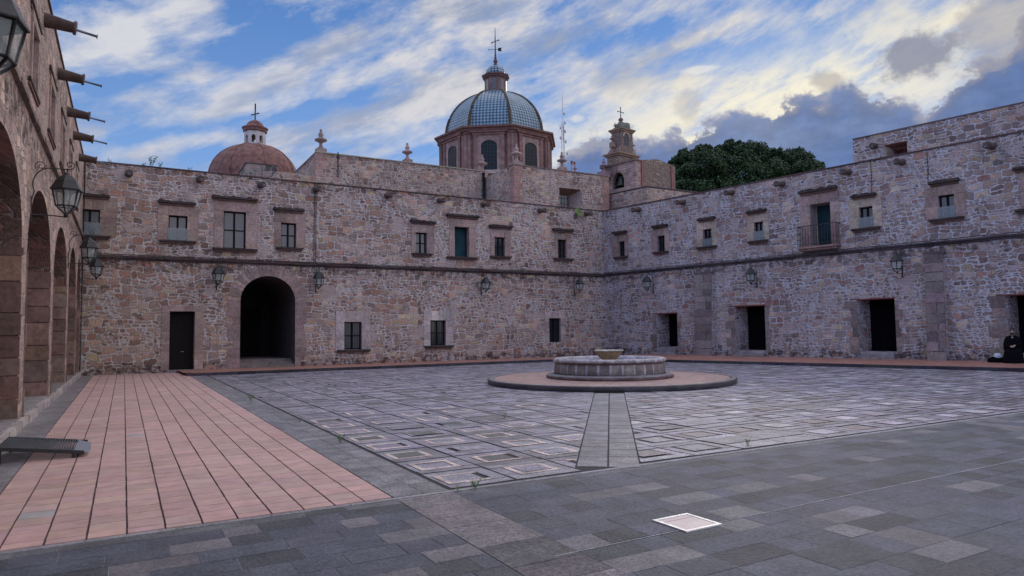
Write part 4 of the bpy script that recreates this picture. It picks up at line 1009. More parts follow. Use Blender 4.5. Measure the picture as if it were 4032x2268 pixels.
def tiled(name, parent, R0, z0, H, tmax, a_, seg=8, nn=18, c=None, smooth=False, cz=None, r2=None):
    c = c or (cx, cy); vs, fs, uvs = [], [], []
    for i in range(seg):
        for s in range(6):
            for k in range(nn):
                q4 = []
                for (ss, kk) in ((s, k), (s+1, k), (s+1, k+1), (s, k+1)):
                    th = tmax*kk/nn; r = R0*cos(th); z = z0+H*sin(th)
                    A1, A2 = a_+2*pi*i/seg, a_+2*pi*(i+1)/seg; fr = ss/6
                    x = r*(sin(A1)*(1-fr)+sin(A2)*fr); y = -r*(cos(A1)*(1-fr)+cos(A2)*fr)
                    q4.append(((c[0]+x, c[1]+y, z), ((fr-.5)*2*r*sin(pi/seg), th*(R0+H)/2)))
                b0 = len(vs); vs += [p[0] for p in q4]; fs.append((b0, b0+1, b0+2, b0+3)); uvs += [p[1] for p in q4]
    me = bpy.data.meshes.new(name); me.from_pydata(vs, [], fs); at = me.attributes.new('tuv', 'FLOAT_VECTOR', 'POINT')
    buf = []
    for u in uvs: buf += [u[0], u[1], 0.]
    at.data.foreach_set('vector', buf); me.materials.append(M['dometile']); o = bpy.data.objects.new(name, me); COL.objects.link(o); o.parent = parent; return o
tmax = math.acos(rl_/RO)
do_ = tiled('dome', ch, RO, z0d, H, tmax, A8)
b = MB()
for i in range(8):                                          # stone ribs
    a = A8+2*pi*i/8; pp = []
    for k in range(19): th = tmax*k/18; r = RO*cos(th); pp.append((cx+r*sin(a), cy-r*cos(a), z0d+H*sin(th)))
    b.tube(pp, [.14-.05*k/18 for k in range(19)], 6, (.075, .058, .035))
b.build('rib', 'drum', do_)
zl0, zl1 = z1d-.12, zr(290, 60-1.2); b = MB(); rl2 = 45*mpx
octa(b, [(rl2+.15, zl0-.1), (rl2+.15, zl0+.15), (rl2, zl0+.16), (rl2, zl1-.1)], (.17, .115, .105))
ln = b.build('lantern', 'drum', ch)
b = MB(); octa(b, [(rl2-.1, zl1-.12), (rl2+.14, zl1-.08), (rl2+.16, zl1+.04), (rl2+.26, zl1+.08), (rl2+.26, zl1+.18), (rl2-.2, zl1+.3)], (.16, .10, .09)); b.build('cornice', 'drum', ln)
for i in range(8):
    a = A8+2*pi*(i+.5)/8; R4 = Matrix.Translation((cx, cy, 0)) @ Matrix.Rotation(a, 4, 'Z'); ap2 = rl2*cos(pi/8)
    g = MB(); hh = zl1-zl0; ws = .16
    pp = [(-ws, zl0+.28), (ws, zl0+.28), (ws, zl0+hh*.72)]+[(ws*cos(pi*k/6), zl0+hh*.72+ws*sin(pi*k/6)) for k in range(1, 6)]+[(-ws, zl0+hh*.72)]
    g.face([tuple(R4 @ Vector((p[0], -ap2-.012, p[1]))) for p in pp]); g.build('pane', 'gmid', ln)
zc0 = zl1+.22; rc = 41*mpx; hc = zr(239, 59)-zc0
cup = tiled('cupola', ch, rc, zc0, hc, pi/2*.985, A8)
b = MB(); zt_ = zc0+hc; cc3 = (cx, cy, zt_)
b.lathe([(0, -.1), (.25, -.08), (.22, .05), (.10, .12), (.18, .25), (.20, .38), (.10, .48), (.12, .62), (.07, .8), (.09, .95), (.04, 1.1), (0, 1.15)], 10, cc3, (.13, .07, .06)); b.build('finial', 'drum', ch)
b = MB(); ztop = zr(108, 60); z_ = zt_+1.05
b.tube([(cx, cy, z_), (cx, cy, ztop)], [.055, .02], 6)
while z_ < zr(145): b.lathe([(0, -.05), (.085, 0), (0, .05)], 6, (cx, cy, z_)); z_ += .17
ca, sa = cos(va), sin(va)
def pv(u, z): return (cx+u*ca, cy-u*sa, z)                   # across the line of sight
zx = zr(166); zv = zr(196)
b.tube([pv(-.30, zx-.05), pv(.30, zx+.18)], .035, 5); 
for e in (-1, 1):
    for d_ in ((0, .09), (0, -.09), (e*.1, 0)): b.tube([pv(e*.28, zx+.065+e*.11), pv(e*.28+d_[0]*1.2, zx+.065+e*.11+d_[1])], .03, 4)
b.tube([pv(-.62, zv), pv(.40, zv+.03)], .022, 5); b.lathe([(0, -.06), (.06, 0), (0, .06)], 6, pv(-.62, zv))
b.build('cross', 'iron', ch)
b = MB(); y_ = .0
for sgn in (-1, 1): b.face([pv(.25, zv+.18), pv(.62, zv+.20), pv(.50, zv+.02), pv(.62, zv-.14), pv(.25, zv-.14)][::sgn], (.1, .1, .1))
b.build('weather_vane', 'iron', ch)
# ------------------------------------------------------------------ small red dome
CC = at_r(1003, 640, 50); cp = thing('chapel', 'small dull red brick dome with a white open lantern and thin cross, left of centre', 'chapel', (CC.x, CC.y, 0))
mp = 50/F/cos(radians(20))*.94; mv = 50/F*1.0
def zq(py, r=50.): return at_r(1003, py, r).z
RC = 161*mp*1.0; zb_ = zq(700, 48)
hh = zq(556, 49.5)-zb_
b = MB(); b.lathe([(RC+.1, 7), (RC+.1, zb_-.1)], 8, (0, 0, 0), (.25, .15, .13), False, radians(5)); b.build('drum', 'rubN', cp)
prof = [(RC*cos(t_)*1.0, zb_+(hh-.12)*sin(t_)**.92) for t_ in [pi/2*.86*i/16 for i in range(17)]]
b = MB(); b.lathe(prof, 32, (0, 0, 0)); dmm = b.build('dome', None or 'domebrick' if False else M['brickdome'], cp)
b = MB()
for i in range(8):
    a = radians(5)+2*pi*i/8; b.tube([(r*1.003*sin(a), -r*1.003*cos(a), z) for r, z in prof], .05, 5)
b.build('rib', M['brickdome'], dmm)
rl3 = 39*mp; z0l = zq(567, 49.3); z1l = zq(512, 49.3)
b = MB(); b.lathe([(rl3+.22, z0l-.35), (rl3+.25, z0l-.12), (rl3+.05, z0l-.02)], 8, (0, 0, 0), (.26, .13, .1), False, radians(5)); b.build('lantern_base', M['brickdome'], cp)
b = MB(); wt = .16                                          # lantern with real arched openings
for i in range(8):
    a = radians(5)+2*pi*(i+.5)/8; R4 = Matrix.Rotation(a, 4, 'Z'); apo = rl3*cos(pi/8); hf = rl3*sin(pi/8); hw_ = hf*.48; zs_ = z0l+(z1l-z0l)*.58
    za = z0l-.05
    for (x0, x1) in ((-hf, -hw_), (hw_, hf)): b.box(x0, x1, -apo, -apo+wt, za, z1l, (.6, .6, .6), R4)
    b.box(-hw_, hw_, -apo, -apo+wt, za, z0l+.15, (.6, .6, .6), R4)
    for k in range(8):
        t0, t1 = pi*k/8, pi*(k+1)/8; pp = [(hw_*cos(t0), zs_+hw_*sin(t0)), (hw_*cos(t1), zs_+hw_*sin(t1))]
        for yy in (-apo, -apo+wt): b.face([tuple(R4 @ Vector(v)) for v in ((pp[0][0], yy, pp[0][1]), (pp[1][0], yy, pp[1][1]), (pp[1][0], yy, z1l), (pp[0][0], yy, z1l))])
        b.face([tuple(R4 @ Vector(v)) for v in ((pp[0][0], -apo, pp[0][1]), (pp[1][0], -apo, pp[1][1]), (pp[1][0], -apo+wt, pp[1][1]), (pp[0][0], -apo+wt, pp[0][1]))])
b.build('lantern', 'white', cp)
b = MB(); rr_ = rl3
b.lathe([(0, z1l-.01), (rr_-.05, z1l-.01), (rr_+.06, z1l+.02), (rr_+.08, z1l+.12), (rr_+.04, z1l+.16), (rr_+.12, z1l+.22), (rr_+.16, z1l+.30), (rr_-.05, z1l+.37), (rr_*.84, z1l+.38), (rr_*.80, z1l+.50), (rr_*.62, z1l+.70), (rr_*.38, z1l+.82), (.1, z1l+.87), (.10, z1l+.91), (.04, z1l+.96), (0, z1l+.98)], 16, (0, 0, 0)); b.build('cupola', M['brickdome'], cp)
b = MB(); zc_ = z1l+.9; zct = zq(399, 49.5); b.tube([(0, 0, zc_), (0, 0, zct)], .05, 6); zz = zct-.75; b.tube([(-.28*cos(.3), .28*sin(.3)*-1, zz-.12), (.28*cos(.3), .28*sin(.3), zz+.14)], .045, 5); b.build('cross', 'iron', cp)
# low walls between the chapel dome and the back wing
lw = thing('roof_wall', 'low mossy grey wall block on the roof in front of the small red dome', 'wall', (8, 40, 0)); b = MBr()
p0, p1, p2 = at_y(971, 642, 41.5), at_y(1090, 656, 41.5), at_y(930, 689, 44.5)
b.box(p0.x, p1.x, 41.5, 44.5, 7.5, p0.z, (.2, .2, .2)); b.build('wall', rubble('mossy_wall', .4, .3, seed=90, mortar=(.30, .29, .28), stain=2.2, plaster=.12, pal=[(.12, .11, .10), (.2, .17, .15), (.09, .09, .08), (.26, .2, .18)]), lw)
b = MBr(); b.box(p0.x-.05, p1.x+.05, 41.45, 44.5, p0.z+.001, p0.z+.06, (.10, .08, .08)); b.build('coping', 'stone', lw)
b = MBr(); q0, q1 = at_y(1090, 675, 38.), at_y(1247, 688, 38.); b.box(q0.x, q1.x+2.9, 38., 39.5, 7.5, q0.z, (.3, .3, .3)); tag(b.build('parapet_wall', 'rubN', None, root=thing if False else lw) if False else b.build('parapet_wall', 'rubN', lw), None, None)
# roof-top wall left of the corner on the right
r2 = Plane(79.3, 34.5); rw2 = thing('roof_wall', 'plain rubble roof wall with a corner, below the bell tower', 'wall', (0, 0, 0))
e0 = Vector((0, 0, EYE)); q = ray(2378, 769); Pq = e0+q*(34.5/q.dot(r2.n)); q = ray(2547, 738); Pc = e0+q*(34.5/q.dot(r2.n)); zz = (Pq.z+Pc.z)/2
b = MB(); far = Vector((Pc.x+8, Pc.y+.15, 0)); n2 = Vector(r2.n)
b.face([(Pq.x, Pq.y, 7), (Pc.x, Pc.y, 7), (Pc.x, Pc.y, zz), (Pq.x, Pq.y, zz)]); b.face([(Pc.x, Pc.y, 7), (far.x, far.y, 7), (far.x, far.y, zz), (Pc.x, Pc.y, zz)])
b.face([(Pq.x, Pq.y, zz), (Pc.x, Pc.y, zz), (far.x, far.y, zz), (far.x, far.y+6, zz), (Pq.x+2, Pq.y+3, zz)])
b.build('wall', 'rubN', rw2)
b = MB(); b.tube([(Pq.x, Pq.y, zz+.03), (Pc.x, Pc.y, zz+.03), (far.x, far.y, zz+.03)], .06, 4, (.09, .07, .07)); b.tube([(Pq.x-.02, Pq.y-.05, 7.5), (Pq.x-.02, Pq.y-.05, zz)], .08, 5, (.05, .05, .06)); b.build('coping', 'stone', rw2)
# ------------------------------------------------------------------ bell tower
random.seed(61)
T0 = at_r(2502, 700, 52); bt = thing('bell_tower', 'brown stone bell tower topped by a cross, between the big dome and the trees', 'bell tower', (T0.x, T0.y, 0), radians(10))
def rot(p): a = -radians(12); return (p.x*cos(a)-p.y*sin(a), p.x*sin(a)+p.y*cos(a))
# local frame: x to the right along the back face, y away; origin at the near corner of the block
def loc(px, py, yl):   # point of the ray on local plane y=yl
    Rm = Matrix.Rotation(radians(-10), 3, 'Z'); o = Rm @ (Vector((0, 0, EYE))-Vector((T0.x, T0.y, 0))); d = Rm @ ray(px, py); t_ = (yl-o.y)/d.y; return o+d*t_
def locx(px, py, xl_):
    Rm = Matrix.Rotation(radians(-10), 3, 'Z'); o = Rm @ (Vector((0, 0, EYE))-Vector((T0.x, T0.y, 0))); d = Rm @ ray(px, py); t_ = (xl_-o.x)/d.x; return o+d*t_
zA = loc(2502, 632, 0).z; rA = loc(2659, 700, 0).x; lY = locx(2383, 700, 0).y
uM = loc(2591, 660, 0).x; zM = loc(2591, 628, 0).z; zR = loc(2659, 655, 0).z
def zf_(u): return zA+.02+(zM-zA)*u/uM if u < uM else zM+(zR-zM)*(u-uM)/(rA-uM)
wm = wall_mesh(.82, rA, 6, zA, [], max(3., lY)-.0, ztopf=zf_); wm.build('base', 'rubT', bt)
b = MB()
for (px_) in (2527, 2643): u = loc(px_, 700, 0).x; b.box(u-.07, u+.07, -.08, -.002, 7, zf_(u)-.05)
b.build('downpipe', 'pipe', bt)
bY0 = locx(2457, 700, 0).y; bY1 = locx(2411, 700, 0).y; ztA = locx(2435, 678, 0).z; b = MB()
# plain ashlar left face with an arched bell opening (local x=0 plane)
yy0, yy1 = 0, lY+.4
hA = hole_arch(bY0, bY1, locx(2435, 742, 0).z, ztA-.75, ztA, 10)
wm = wall_mesh(yy0, yy1, 6, zA+.02, [hA], .8, col=(.24, .19, .18)); wm.v = [(v[1], v[0], v[2]) for v in wm.v]
rv = reveal(hA, .34, (.16, .13, .12)); rv.v = [(v[1], v[0], v[2]) for v in rv.v]
wm.build('belfry_wall', rubble('belfry_ashlar', .62, .34, seed=77, mortar=(.27, .23, .22), mw=.015, small=1.1, pal=[(.26, .20, .185), (.29, .22, .20), (.23, .18, .17)]), bt); rv.build('arch_reveal', 'stone', bt)
b = MB(); b.box(.75, .76, bY0-.1, bY1+.1, hA['lo'][0]-.1, ztA+.1); b.build('belfry_dark', 'void', bt)  # near-black sheet painting the dark behind the bell
b = MB(); ym = (bY0+bY1)/2; b.lathe([(0, .0), (.10, 0), (.2, -.08), (.26, -.3), (.34, -.55), (.45, -.7), (.40, -.7), (0, -.6)], 14, (.38, ym, ztA-.35)); b.box(.33, .43, ym-.5, ym+.5, ztA-.36, ztA-.26); b.build('bell', plain('bronze', (.05, .06, .05), .5, .6), bt)
b = MB(); b.box(-.10, .86, -.06, yy1+.1, zA+.03, zA+.14, (.17, .13, .12)); b.build('cornice', 'stone', bt)
# upper tiers
def tier(pxl, pxc, pxr, pyt, pyb, cy_l, name, mt_, w_arch=None, cor=.18):
    c_ = loc(pxc, pyb, cy_l); xr_ = loc(pxr, (pyt+pyb)/2, cy_l).x; yl_ = locx(pxl, (pyt+pyb)/2, c_.x).y
    z0_, z1_ = loc(pxc, pyb, cy_l).z, loc(pxc, pyt, cy_l).z
    b = MB(); b.box(c_.x, xr_, cy_l, yl_, z0_-.5, z1_, (.30, .22, .16)); o = b.build(name, mt_, bt)
    b = MB(); b.box(c_.x-cor, xr_+cor, cy_l-cor, yl_+cor, z1_+.001, z1_+.12, (.25, .18, .13)); b.box(c_.x-cor*.5, xr_+cor*.5, cy_l-cor*.5, yl_+cor*.5, z1_-.12, z1_-.001, (.28, .2, .15)); b.build('cornice', 'stone', o)
    return o, c_.x, xr_, cy_l, yl_, z0_, z1_
t1 = tier(2391, 2437, 2506, 604, 655, locx(2437, 655, .12).y, 'lower_tier', 'rubT', cor=.25)
# tapering, ruined middle courses
_, x0, x1, y0, y1, z0, z1 = t1
b = MB(); steps = 7; t2 = tier(2408, 2447, 2491, 508, 572, locx(2447, 572, .42).y, 'upper_tier', 'rubT')
_, X0, X1, Y0, Y1, Z0, Z1 = t2
for k in range(steps):
    f_ = k/steps; b.box(x0+(X0-x0)*f_, x1+(X1-x1)*f_, y0+(Y0-y0)*f_, y1+(Y1-y1)*f_, z1+.121+(Z0-z1-.1)*f_, z1+.12+(Z0-z1-.1)*(k+1)/steps, tint((.26, .19, .15), .3))
b.build('middle_courses', 'stone', bt)
# arches of both tiers: flat faces coloured dark as the shade inside, with rings
def dark_arch(xa, xb, yf_, z0_, zs_, col=(.07, .055, .05), name='opening', horiz=True):
    g = MB(); r_ = (xb-xa)/2; xm = (xa+xb)/2
    pp = [(xa, z0_), (xb, z0_), (xb, zs_)]+[(xm+r_*cos(pi*k/8), zs_+r_*sin(pi*k/8)) for k in range(1, 8)]+[(xa, zs_)]
    dpt = .5
    g.face([((p[0], yf_-.012, p[1]) if horiz else (yf_-.012, p[0], p[1])) for p in pp], col)
    g.build(name, 'room' if sum(col) < .2 else 'stone', bt)
    rg = MB()
    for k in range(9):
        a, a2 = pi*k/9, pi*(k+1)/9
        q4 = [(xm+q_*cos(t_), zs_+q_*sin(t_)) for q_, t_ in ((r_, a), (r_+.14, a), (r_+.14, a2), (r_, a2))]
        rg.face([((p[0], yf_-.04, p[1]) if horiz else (yf_-.04, p[0], p[1])) for p in q4], tint((.34, .26, .2)))
    rg.build('arch_ring', 'stone', bt)
w_ = X1-X0; dark_arch(X0+w_*.22, X0+w_*.66, Y0, Z0+.1, Z0+(Z1-Z0)*.58)
w_ = x1-x0; dark_arch(x0+w_*.30, x0+w_*.62, y0, z0-.4, z0+.15)
b = MB(); xc, yc = (X0+X1)/2, (Y0+Y1)/2; rt_ = (X1-X0)*.44
zt2 = loc(2460, 489, yc).z
b.lathe([(rt_*1.05, Z1+.1), (rt_, Z1+.3), (rt_*.97, Z1+.6), (rt_*.75, zt2-.15), (rt_*.4, zt2), (0, zt2+.03)], 14, (xc+.1, yc, 0)); b.build('cap_dome', plain('mossy_cap', (.12, .13, .10), .9, 0, .4, 3), bt)
ztc = loc(2443, 421, yc).z
b = MB(); xf = loc(2444, 460, yc).x; b.lathe([(0, zt2-.2), (.24, zt2-.1), (.22, zt2+.05), (.12, zt2+.12), (.20, zt2+.22), (.18, zt2+.34), (.08, zt2+.42), (0, zt2+.5)], 10, (xf, yc, 0), (.2, .13, .11)); b.build('finial', 'stone', bt)
b = MB(); b.tube([(xf, yc, zt2+.4), (xf, yc, ztc)], .035, 5); b.tube([(xf-.33, yc, ztc-.42), (xf+.33, yc, ztc-.42)], .03, 5)
for e in (-.33, .33): b.lathe([(0, -.06), (.06, 0), (0, .06)], 6, (xf+e, yc, ztc-.42))
b.build('cross', 'iron', bt)
for (px_, pt_, pb_, xl2) in ((2422, 483, 510, None), (2411, 527, 570, None), (2406, 572, 596, None), (2489, 560, 600, 1)):
    P = loc(px_, pb_, yc+.1) if not xl2 else loc(px_, pb_, Y0+.2); Tt = loc(px_, pt_, yc+.1); finial(bt, (P.x, P.y, P.z), max(.5, Tt.z-P.z), (.26, .19, .16))
P = locx(2378, 690, -.6); Tt = locx(2378, 622, -.6); finial(bt, (P.x, P.y, P.z), Tt.z-P.z, (.2, .14, .15), .5)
# ------------------------------------------------------------------ mast and flag
mb_ = at_r(2219, 640, 130); ms = thing('radio_mast', 'thin white lattice radio mast with small antennas rising behind the church', 'radio mast', (mb_.x, mb_.y, 0))
zt_ = at_r(2213, 373, 130).z; zm = at_r(2213, 492, 130).z; b = MB(); s_ = .32
cs = [(s_*cos(a), s_*sin(a)) for a in (.3, .3+2*pi/3, .3+4*pi/3)]
for (x, y) in cs: b.tube([(x, y, 0), (x, y, zm)], .045, 4)
z = 20
while z < zm:
    for i in range(3): p, q = cs[i], cs[(i+1) % 3]; b.tube([(p[0], p[1], z), (q[0], q[1], z+.7)], .025, 3, cap=False)
    z += .7
b.tube([(0, 0, zm-3), (0, 0, zt_)], [.09, .03], 5)
M['mast'] = plain('mast_paint', (.45, .45, .47), .5); b.build('lattice', 'mast', ms)
b = MB()
for (dz_, dx_) in ((.5, .5), (-.6, -.55), (-1.2, .5), (-2.6, -.6), (-3.2, .6), (2.3, .35), (-5.4, .9)): b.box(min(0, dx_), max(0, dx_), -.03, .03, zm+dz_-.03, zm+dz_+.03); b.lathe([(0, -.28), (.16, -.28), (.16, .28), (0, .28)], 6, (dx_, 0, zm+dz_))
b.build('antenna', 'mast', ms)
fp = at_r(2253, 690, 60); fl = thing('flag', 'tiny tattered red and green flag on a leaning pole on the church roof', 'flag', (fp.x, fp.y, 0))
zt_ = at_r(2246, 632, 60).z; b = MB(); b.tube([(0, 0, fp.z-.6), (-.12, 0, zt_)], .02, 4); b.build('pole', 'iron', fl)
b = MB(); cls = [(.05, .16, .07), (.45, .40, .36), (.35, .07, .06)]
for k in range(3):
    for sgn in (1, -1): b.face([(-.12+.16*k, .02*sin(k*2), zt_-.02-.03*k), (.04+.16*k, .02*sin(k*2+2), zt_-.05-.02*k), (.04+.16*k, .02*sin(k*2+2), zt_-.36-.03*k), (-.12+.16*k, .02*sin(k*2), zt_-.34)][::sgn], cls[k])
b.build('cloth', 'stone', fl)
# ------------------------------------------------------------------ trees behind the right wing
def leafcloud(b, cen, rad, n_, size, rs, shell=.35):
    for _ in range(n_):
        while True:
            d = Vector((rs.uniform(-1, 1), rs.uniform(-1, 1), rs.uniform(-1, 1)))
            if 1e-3 < d.length < 1: break
        r = (shell+(1-shell)*rs.random()**.5); p = cen+Vector((d.x*rad[0], d.y*rad[1], d.z*rad[2]))/d.length*r
        nrm = (d+Vector((rs.uniform(-.7, .7), rs.uniform(-.7, .7), rs.uniform(-.4, .9)))).normalized()
        a = nrm.cross(Vector((rs.uniform(-1, 1), rs.uniform(-1, 1), rs.uniform(-1, 1)))).normalized(); c_ = nrm.cross(a); s_ = size*rs.uniform(.6, 1.4)
        v = rs.random()
        b.face([p-a*s_*.5, p+c_*s_*.32, p+a*s_*.62, p-c_*s_*.32], (v, v, v))
def tree(label, blobs, trunk_px, r, seed):
    rs = random.Random(seed); B0 = at_r(trunk_px, 800, r); t_ = thing('laurel_tree', label, 'tree', (B0.x, B0.y, 0), 0, 'dark trees behind the right wing')
    o = Vector((B0.x, B0.y, 0)); tb = MB()
    tb.tube([(0, 0, 0), (.1, 0, 4), (0, .1, 8)], [.55, .45, .38], 9)
    b = MB()
    for (px, py, rx, dep) in blobs:
        c_ = at_r(px, py, r+dep)-o; k = r/F; R_ = rx*k*1.05
        tb.tube([(0, .1, 7.5), (c_.x*.4, c_.y*.4, 8+(c_.z-8)*.5), (c_.x*.9, c_.y*.9, c_.z-.1)], [.3, .16, .05], 6)
        nsub = 7
        leafcloud(b, c_, (R_*.8, R_*.8, R_*.62), int(400*R_), .20, rs, .55)
        for _ in range(nsub*2):
            d = Vector((rs.gauss(0, 1), rs.gauss(0, 1), rs.gauss(.25, .8))).normalized(); q = c_+Vector((d.x*R_, d.y*R_, d.z*R_*.75))*.82
            leafcloud(b, q, (R_*.42, R_*.42, R_*.34), int(150*R_), .18, rs, .3)
    for (px, py, rx, dep) in blobs:
        if py > 680: continue
        for _ in range(5):
            a = rs.uniform(-.9, .9); k = r/F; R_ = rx*k; c_ = at_r(px+rx*sin(a)*1.0, py-rx*cos(a)*.72, r+dep+rs.uniform(-1, 1))-o
            leafcloud(b, c_, (R_*rs.uniform(.16, .26), R_*.22, R_*rs.uniform(.22, .42)), int(60*R_)+12, .17, rs, .2)
    tb.build('trunk', 'bark', t_); b.build('crown', 'leaf', t_)
    return t_
random.seed(71)
tree('dark dense laurel tree crown beside the bell tower, left part of the tree mass', [(2665, 700, 62, 0), (2710, 625, 45, 1), (2770, 655, 70, -1), (2770, 600, 34, 0), (2830, 690, 80, 1), (2700, 760, 70, -1), (2800, 760, 90, -1), (2665, 640, 26, 0), (2830, 620, 40, 2)], 2760, 62, 5)
tree('dark laurel tree with the highest crown, in the middle of the tree mass', [(2885, 585, 40, 0), (2880, 640, 75, 0), (2960, 615, 62, 1), (2930, 700, 90, -1), (2900, 770, 90, -1), (3010, 690, 75, 0), (3000, 760, 80, 1), (2842, 600, 32, 1)], 2930, 64, 6)
tree('dark laurel tree lowering to the right above the parapet', [(3070, 625, 45, 0), (3140, 630, 48, 1), (3085, 690, 75, 0), (3160, 680, 60, -1), (3205, 665, 34, 0), (3080, 760, 80, -1), (3215, 710, 34, 1), (3180, 740, 55, -1)], 3110, 66, 7)
# ------------------------------------------------------------------ fountain
random.seed(81)
fo_ = thing('fountain', 'round stone fountain with a shallow bowl in its basin on a wide circular step', 'fountain', (FX, FY, 0))
RP = 3.80
b = MB(); seg = 96; rings = [(1.88+i*.265) for i in range(7)]+[RP-.22]
for i in range(len(rings)-1):
    nn = int(2*pi*rings[i]/.42); a0 = random.random()
    for k in range(nn):
        a, a2 = a0+2*pi*k/nn+.004, a0+2*pi*(k+1)/nn-.004; r0_, r1_ = rings[i]+.004, rings[i+1]-.004
        am = (a+a2)/2; b.face([(r*sin(t_), -r*cos(t_), .151+0) for r, t_ in ((r0_, a), (r1_, a), (r1_, am), (r1_, a2), (r0_, a2), (r0_, am))][::-1], tint((.36, .245, .215), .10))
stp = b.build('step_tiles', 'tile', fo_)
b = MB(); b.lathe([(RP-.215, .149), (RP-.22, .155), (RP-.06, .158), (RP-.02, .150), (RP-.01, .13), (RP-.03, .03), (RP-.06, -.01)], 72, (0, 0, 0), (.10, .095, .105), colf=lambda i, q: (.17, .165, .18) if q < 2 else tint((.045, .042, .05), .3)); b.build('step', 'rough', fo_)
b = MB(); b.lathe([(0, .1495), (RP-.2, .1495)], 64, (0, 0, 0), (.22, .17, .16)); b.build('step_bed', 'stone', fo_)
b = MB(); b.lathe([(1.93, .152), (1.96, .18), (1.95, .245), (1.90, .27), (1.72, .285)], 64, (0, 0, 0), colf=lambda i, q: tint((.20, .19, .20), .12) if q > 1 else tint((.13, .09, .09), .2)); b.build('base_ring', 'stone', fo_)
b = MB(); NS = 30                                            # panelled sides with pale joints
for k in range(NS):
    a, a2 = 2*pi*k/NS, 2*pi*(k+1)/NS; j = .020; cc = tint((.20, .165, .155), .25)
    pf = [(1.66, .284), (1.70, .31), (1.71, .42), (1.69, .54), (1.665, .592)]
    for (p, q) in zip(pf, pf[1:]):
        b.face([((p[0])*sin(a+j), -p[0]*cos(a+j), p[1]), (p[0]*sin(a2-j), -p[0]*cos(a2-j), p[1]), (q[0]*sin(a2-j), -q[0]*cos(a2-j), q[1]), (q[0]*sin(a+j), -q[0]*cos(a+j), q[1])], cc)
b.build('panel', 'rough', fo_)
b = MB(); b.lathe([(1.67, .283), (1.685, .31), (1.695, .42), (1.675, .54), (1.65, .60)], 90, (0, 0, 0), (.47, .45, .47)); b.build('basin_wall', 'stone', fo_)
b = MB(); pf = [(1.60, .588), (1.665, .593), (1.69, .615), (1.70, .64), (1.735, .655), (1.745, .69), (1.72, .735), (1.66, .752), (1.56, .748), (1.51, .725), (1.49, .66), (1.48, .30), (0, .29)]
b.lathe(pf, 90, (0, 0, 0), colf=lambda i, q: ((.13, .07, .065) if q < 3 else (tint((.42, .40, .42), .12) if (i % 3 == 0 and q < 8) else (tint((.30, .285, .30), .2) if q < 8 else (.36, .35, .39)))))
b.build('rim', 'rough', fo_)
b = MB(); b.lathe([(.30, .29), (.30, .36), (.20, .40), (.14, .5), (.13, .62), (.17, .68)], 20, (0, 0, 0), (.30, .22, .14)); b.build('pedestal', 'stone', fo_)
b = MB(); b.lathe([(0, .665), (.17, .668), (.24, .70), (.34, .80), (.40, .90), (.42, .945), (.455, .95), (.46, .975), (.43, .985), (.37, .955), (.25, .87), (0, .84)], 36, (0, 0, 0), (.34, .25, .15), colf=lambda i, q: (.40, .37, .33) if 5 <= q <= 8 else (.31, .22, .125)); b.build('bowl', 'stone', fo_)
# ------------------------------------------------------------------ metal ramp grate, floor hatch, litter
gr_ = thing('ramp_grate', 'dark steel grating ramp resting on the floor at the foot of the nearest arch', 'grate', (0, 0, 0))
gx0, gx1, gy0, gy1, gz0, gz1 = -1.36, -.43, 10.80, 11.90, .225, .10
def gz(x): return gz0+(gz1-gz0)*(x-gx0)/(gx1-gx0)
b = MB(); nbar = 26
for i in range(nbar+1):
    x = gx0+.02+(gx1-gx0-.14)*i/nbar; z = gz(x); b.box(x-.006, x+.006, gy0+.02, gy1-.02, z-.035, z)
for k in range(5): y = gy0+.1+(gy1-gy0-.2)*k/4; b.face([(gx0, y-.004, gz(gx0)+.001), (gx1-.1, y-.004, gz(gx1-.1)+.001), (gx1-.1, y+.004, gz(gx1-.1)+.001), (gx0, y+.004, gz(gx0)+.001)])
b.build('grating', plain('galvanised', (.17, .19, .21), .4, .6, .2, 30, 0), gr_)
b = MB()
for y in (gy0, gy1-.015): b.face([(gx0, y, gz0-.045), (gx1, y, gz1-.045), (gx1, y, gz1), (gx0, y, gz0)]); b.face([(gx1, y+.015, gz1-.045), (gx0, y+.015, gz0-.045), (gx0, y+.015, gz0), (gx1, y+.015, gz1)]); b.face([(gx0, y, gz0), (gx1, y, gz1), (gx1, y+.015, gz1), (gx0, y+.015, gz0)])
b.box(gx0-.01, gx0+.01, gy0, gy1, gz0-.10, gz0); 
b.build('frame', 'iron', gr_); b = MB(); b.face([(gx1-.11, gy0+.016, gz(gx1-.11)), (gx1+.05, gy0+.05, .06), (gx1+.05, gy1-.04, .06), (gx1-.11, gy1-.016, gz(gx1-.11))]); b.build('end_plate', plain('galvanised_plate', (.26, .28, .31), .4, .5, .15), gr_)
for k, (x, y) in enumerate(((gx0+.02, gy0+.02), (gx0+.02, gy1-.04), (gx1-.12, gy0+.02), (gx1-.12, gy1-.04))): MB().box(x-.02, x+.02, y, y+.02, .0, gz(x)-.03).build('foot', 'iron', gr_)
ht = thing('floor_hatch', 'square floor hatch with a pale metal rim and off-white lid set in the dark paving', 'hatch', (4.08, 4.33, 0), radians(1))
b = MB(); s_ = .168; 
for (x0, x1, y0, y1) in ((-s_-.03, s_+.03, -s_-.03, -s_), (-s_-.03, s_+.03, s_, s_+.03), (-s_-.03, -s_, -s_, s_), (s_, s_+.03, -s_, s_)): b.box(x0, x1, y0, y1, 0, .012, (.68, .70, .70))
b.build('rim', plain('pale_metal', (.66, .68, .68), .35, .15, .08), ht)
b = MB(); b.box(-s_+.006, s_-.006, -s_+.006, s_*.52, 0, .009, (.60, .52, .49)); b.box(-s_+.006, s_-.006, s_*.52+.008, s_-.006, 0, .009, (.58, .48, .46)); b.build('lid', attrcol('lid_paint', .5, .12, 6), ht)
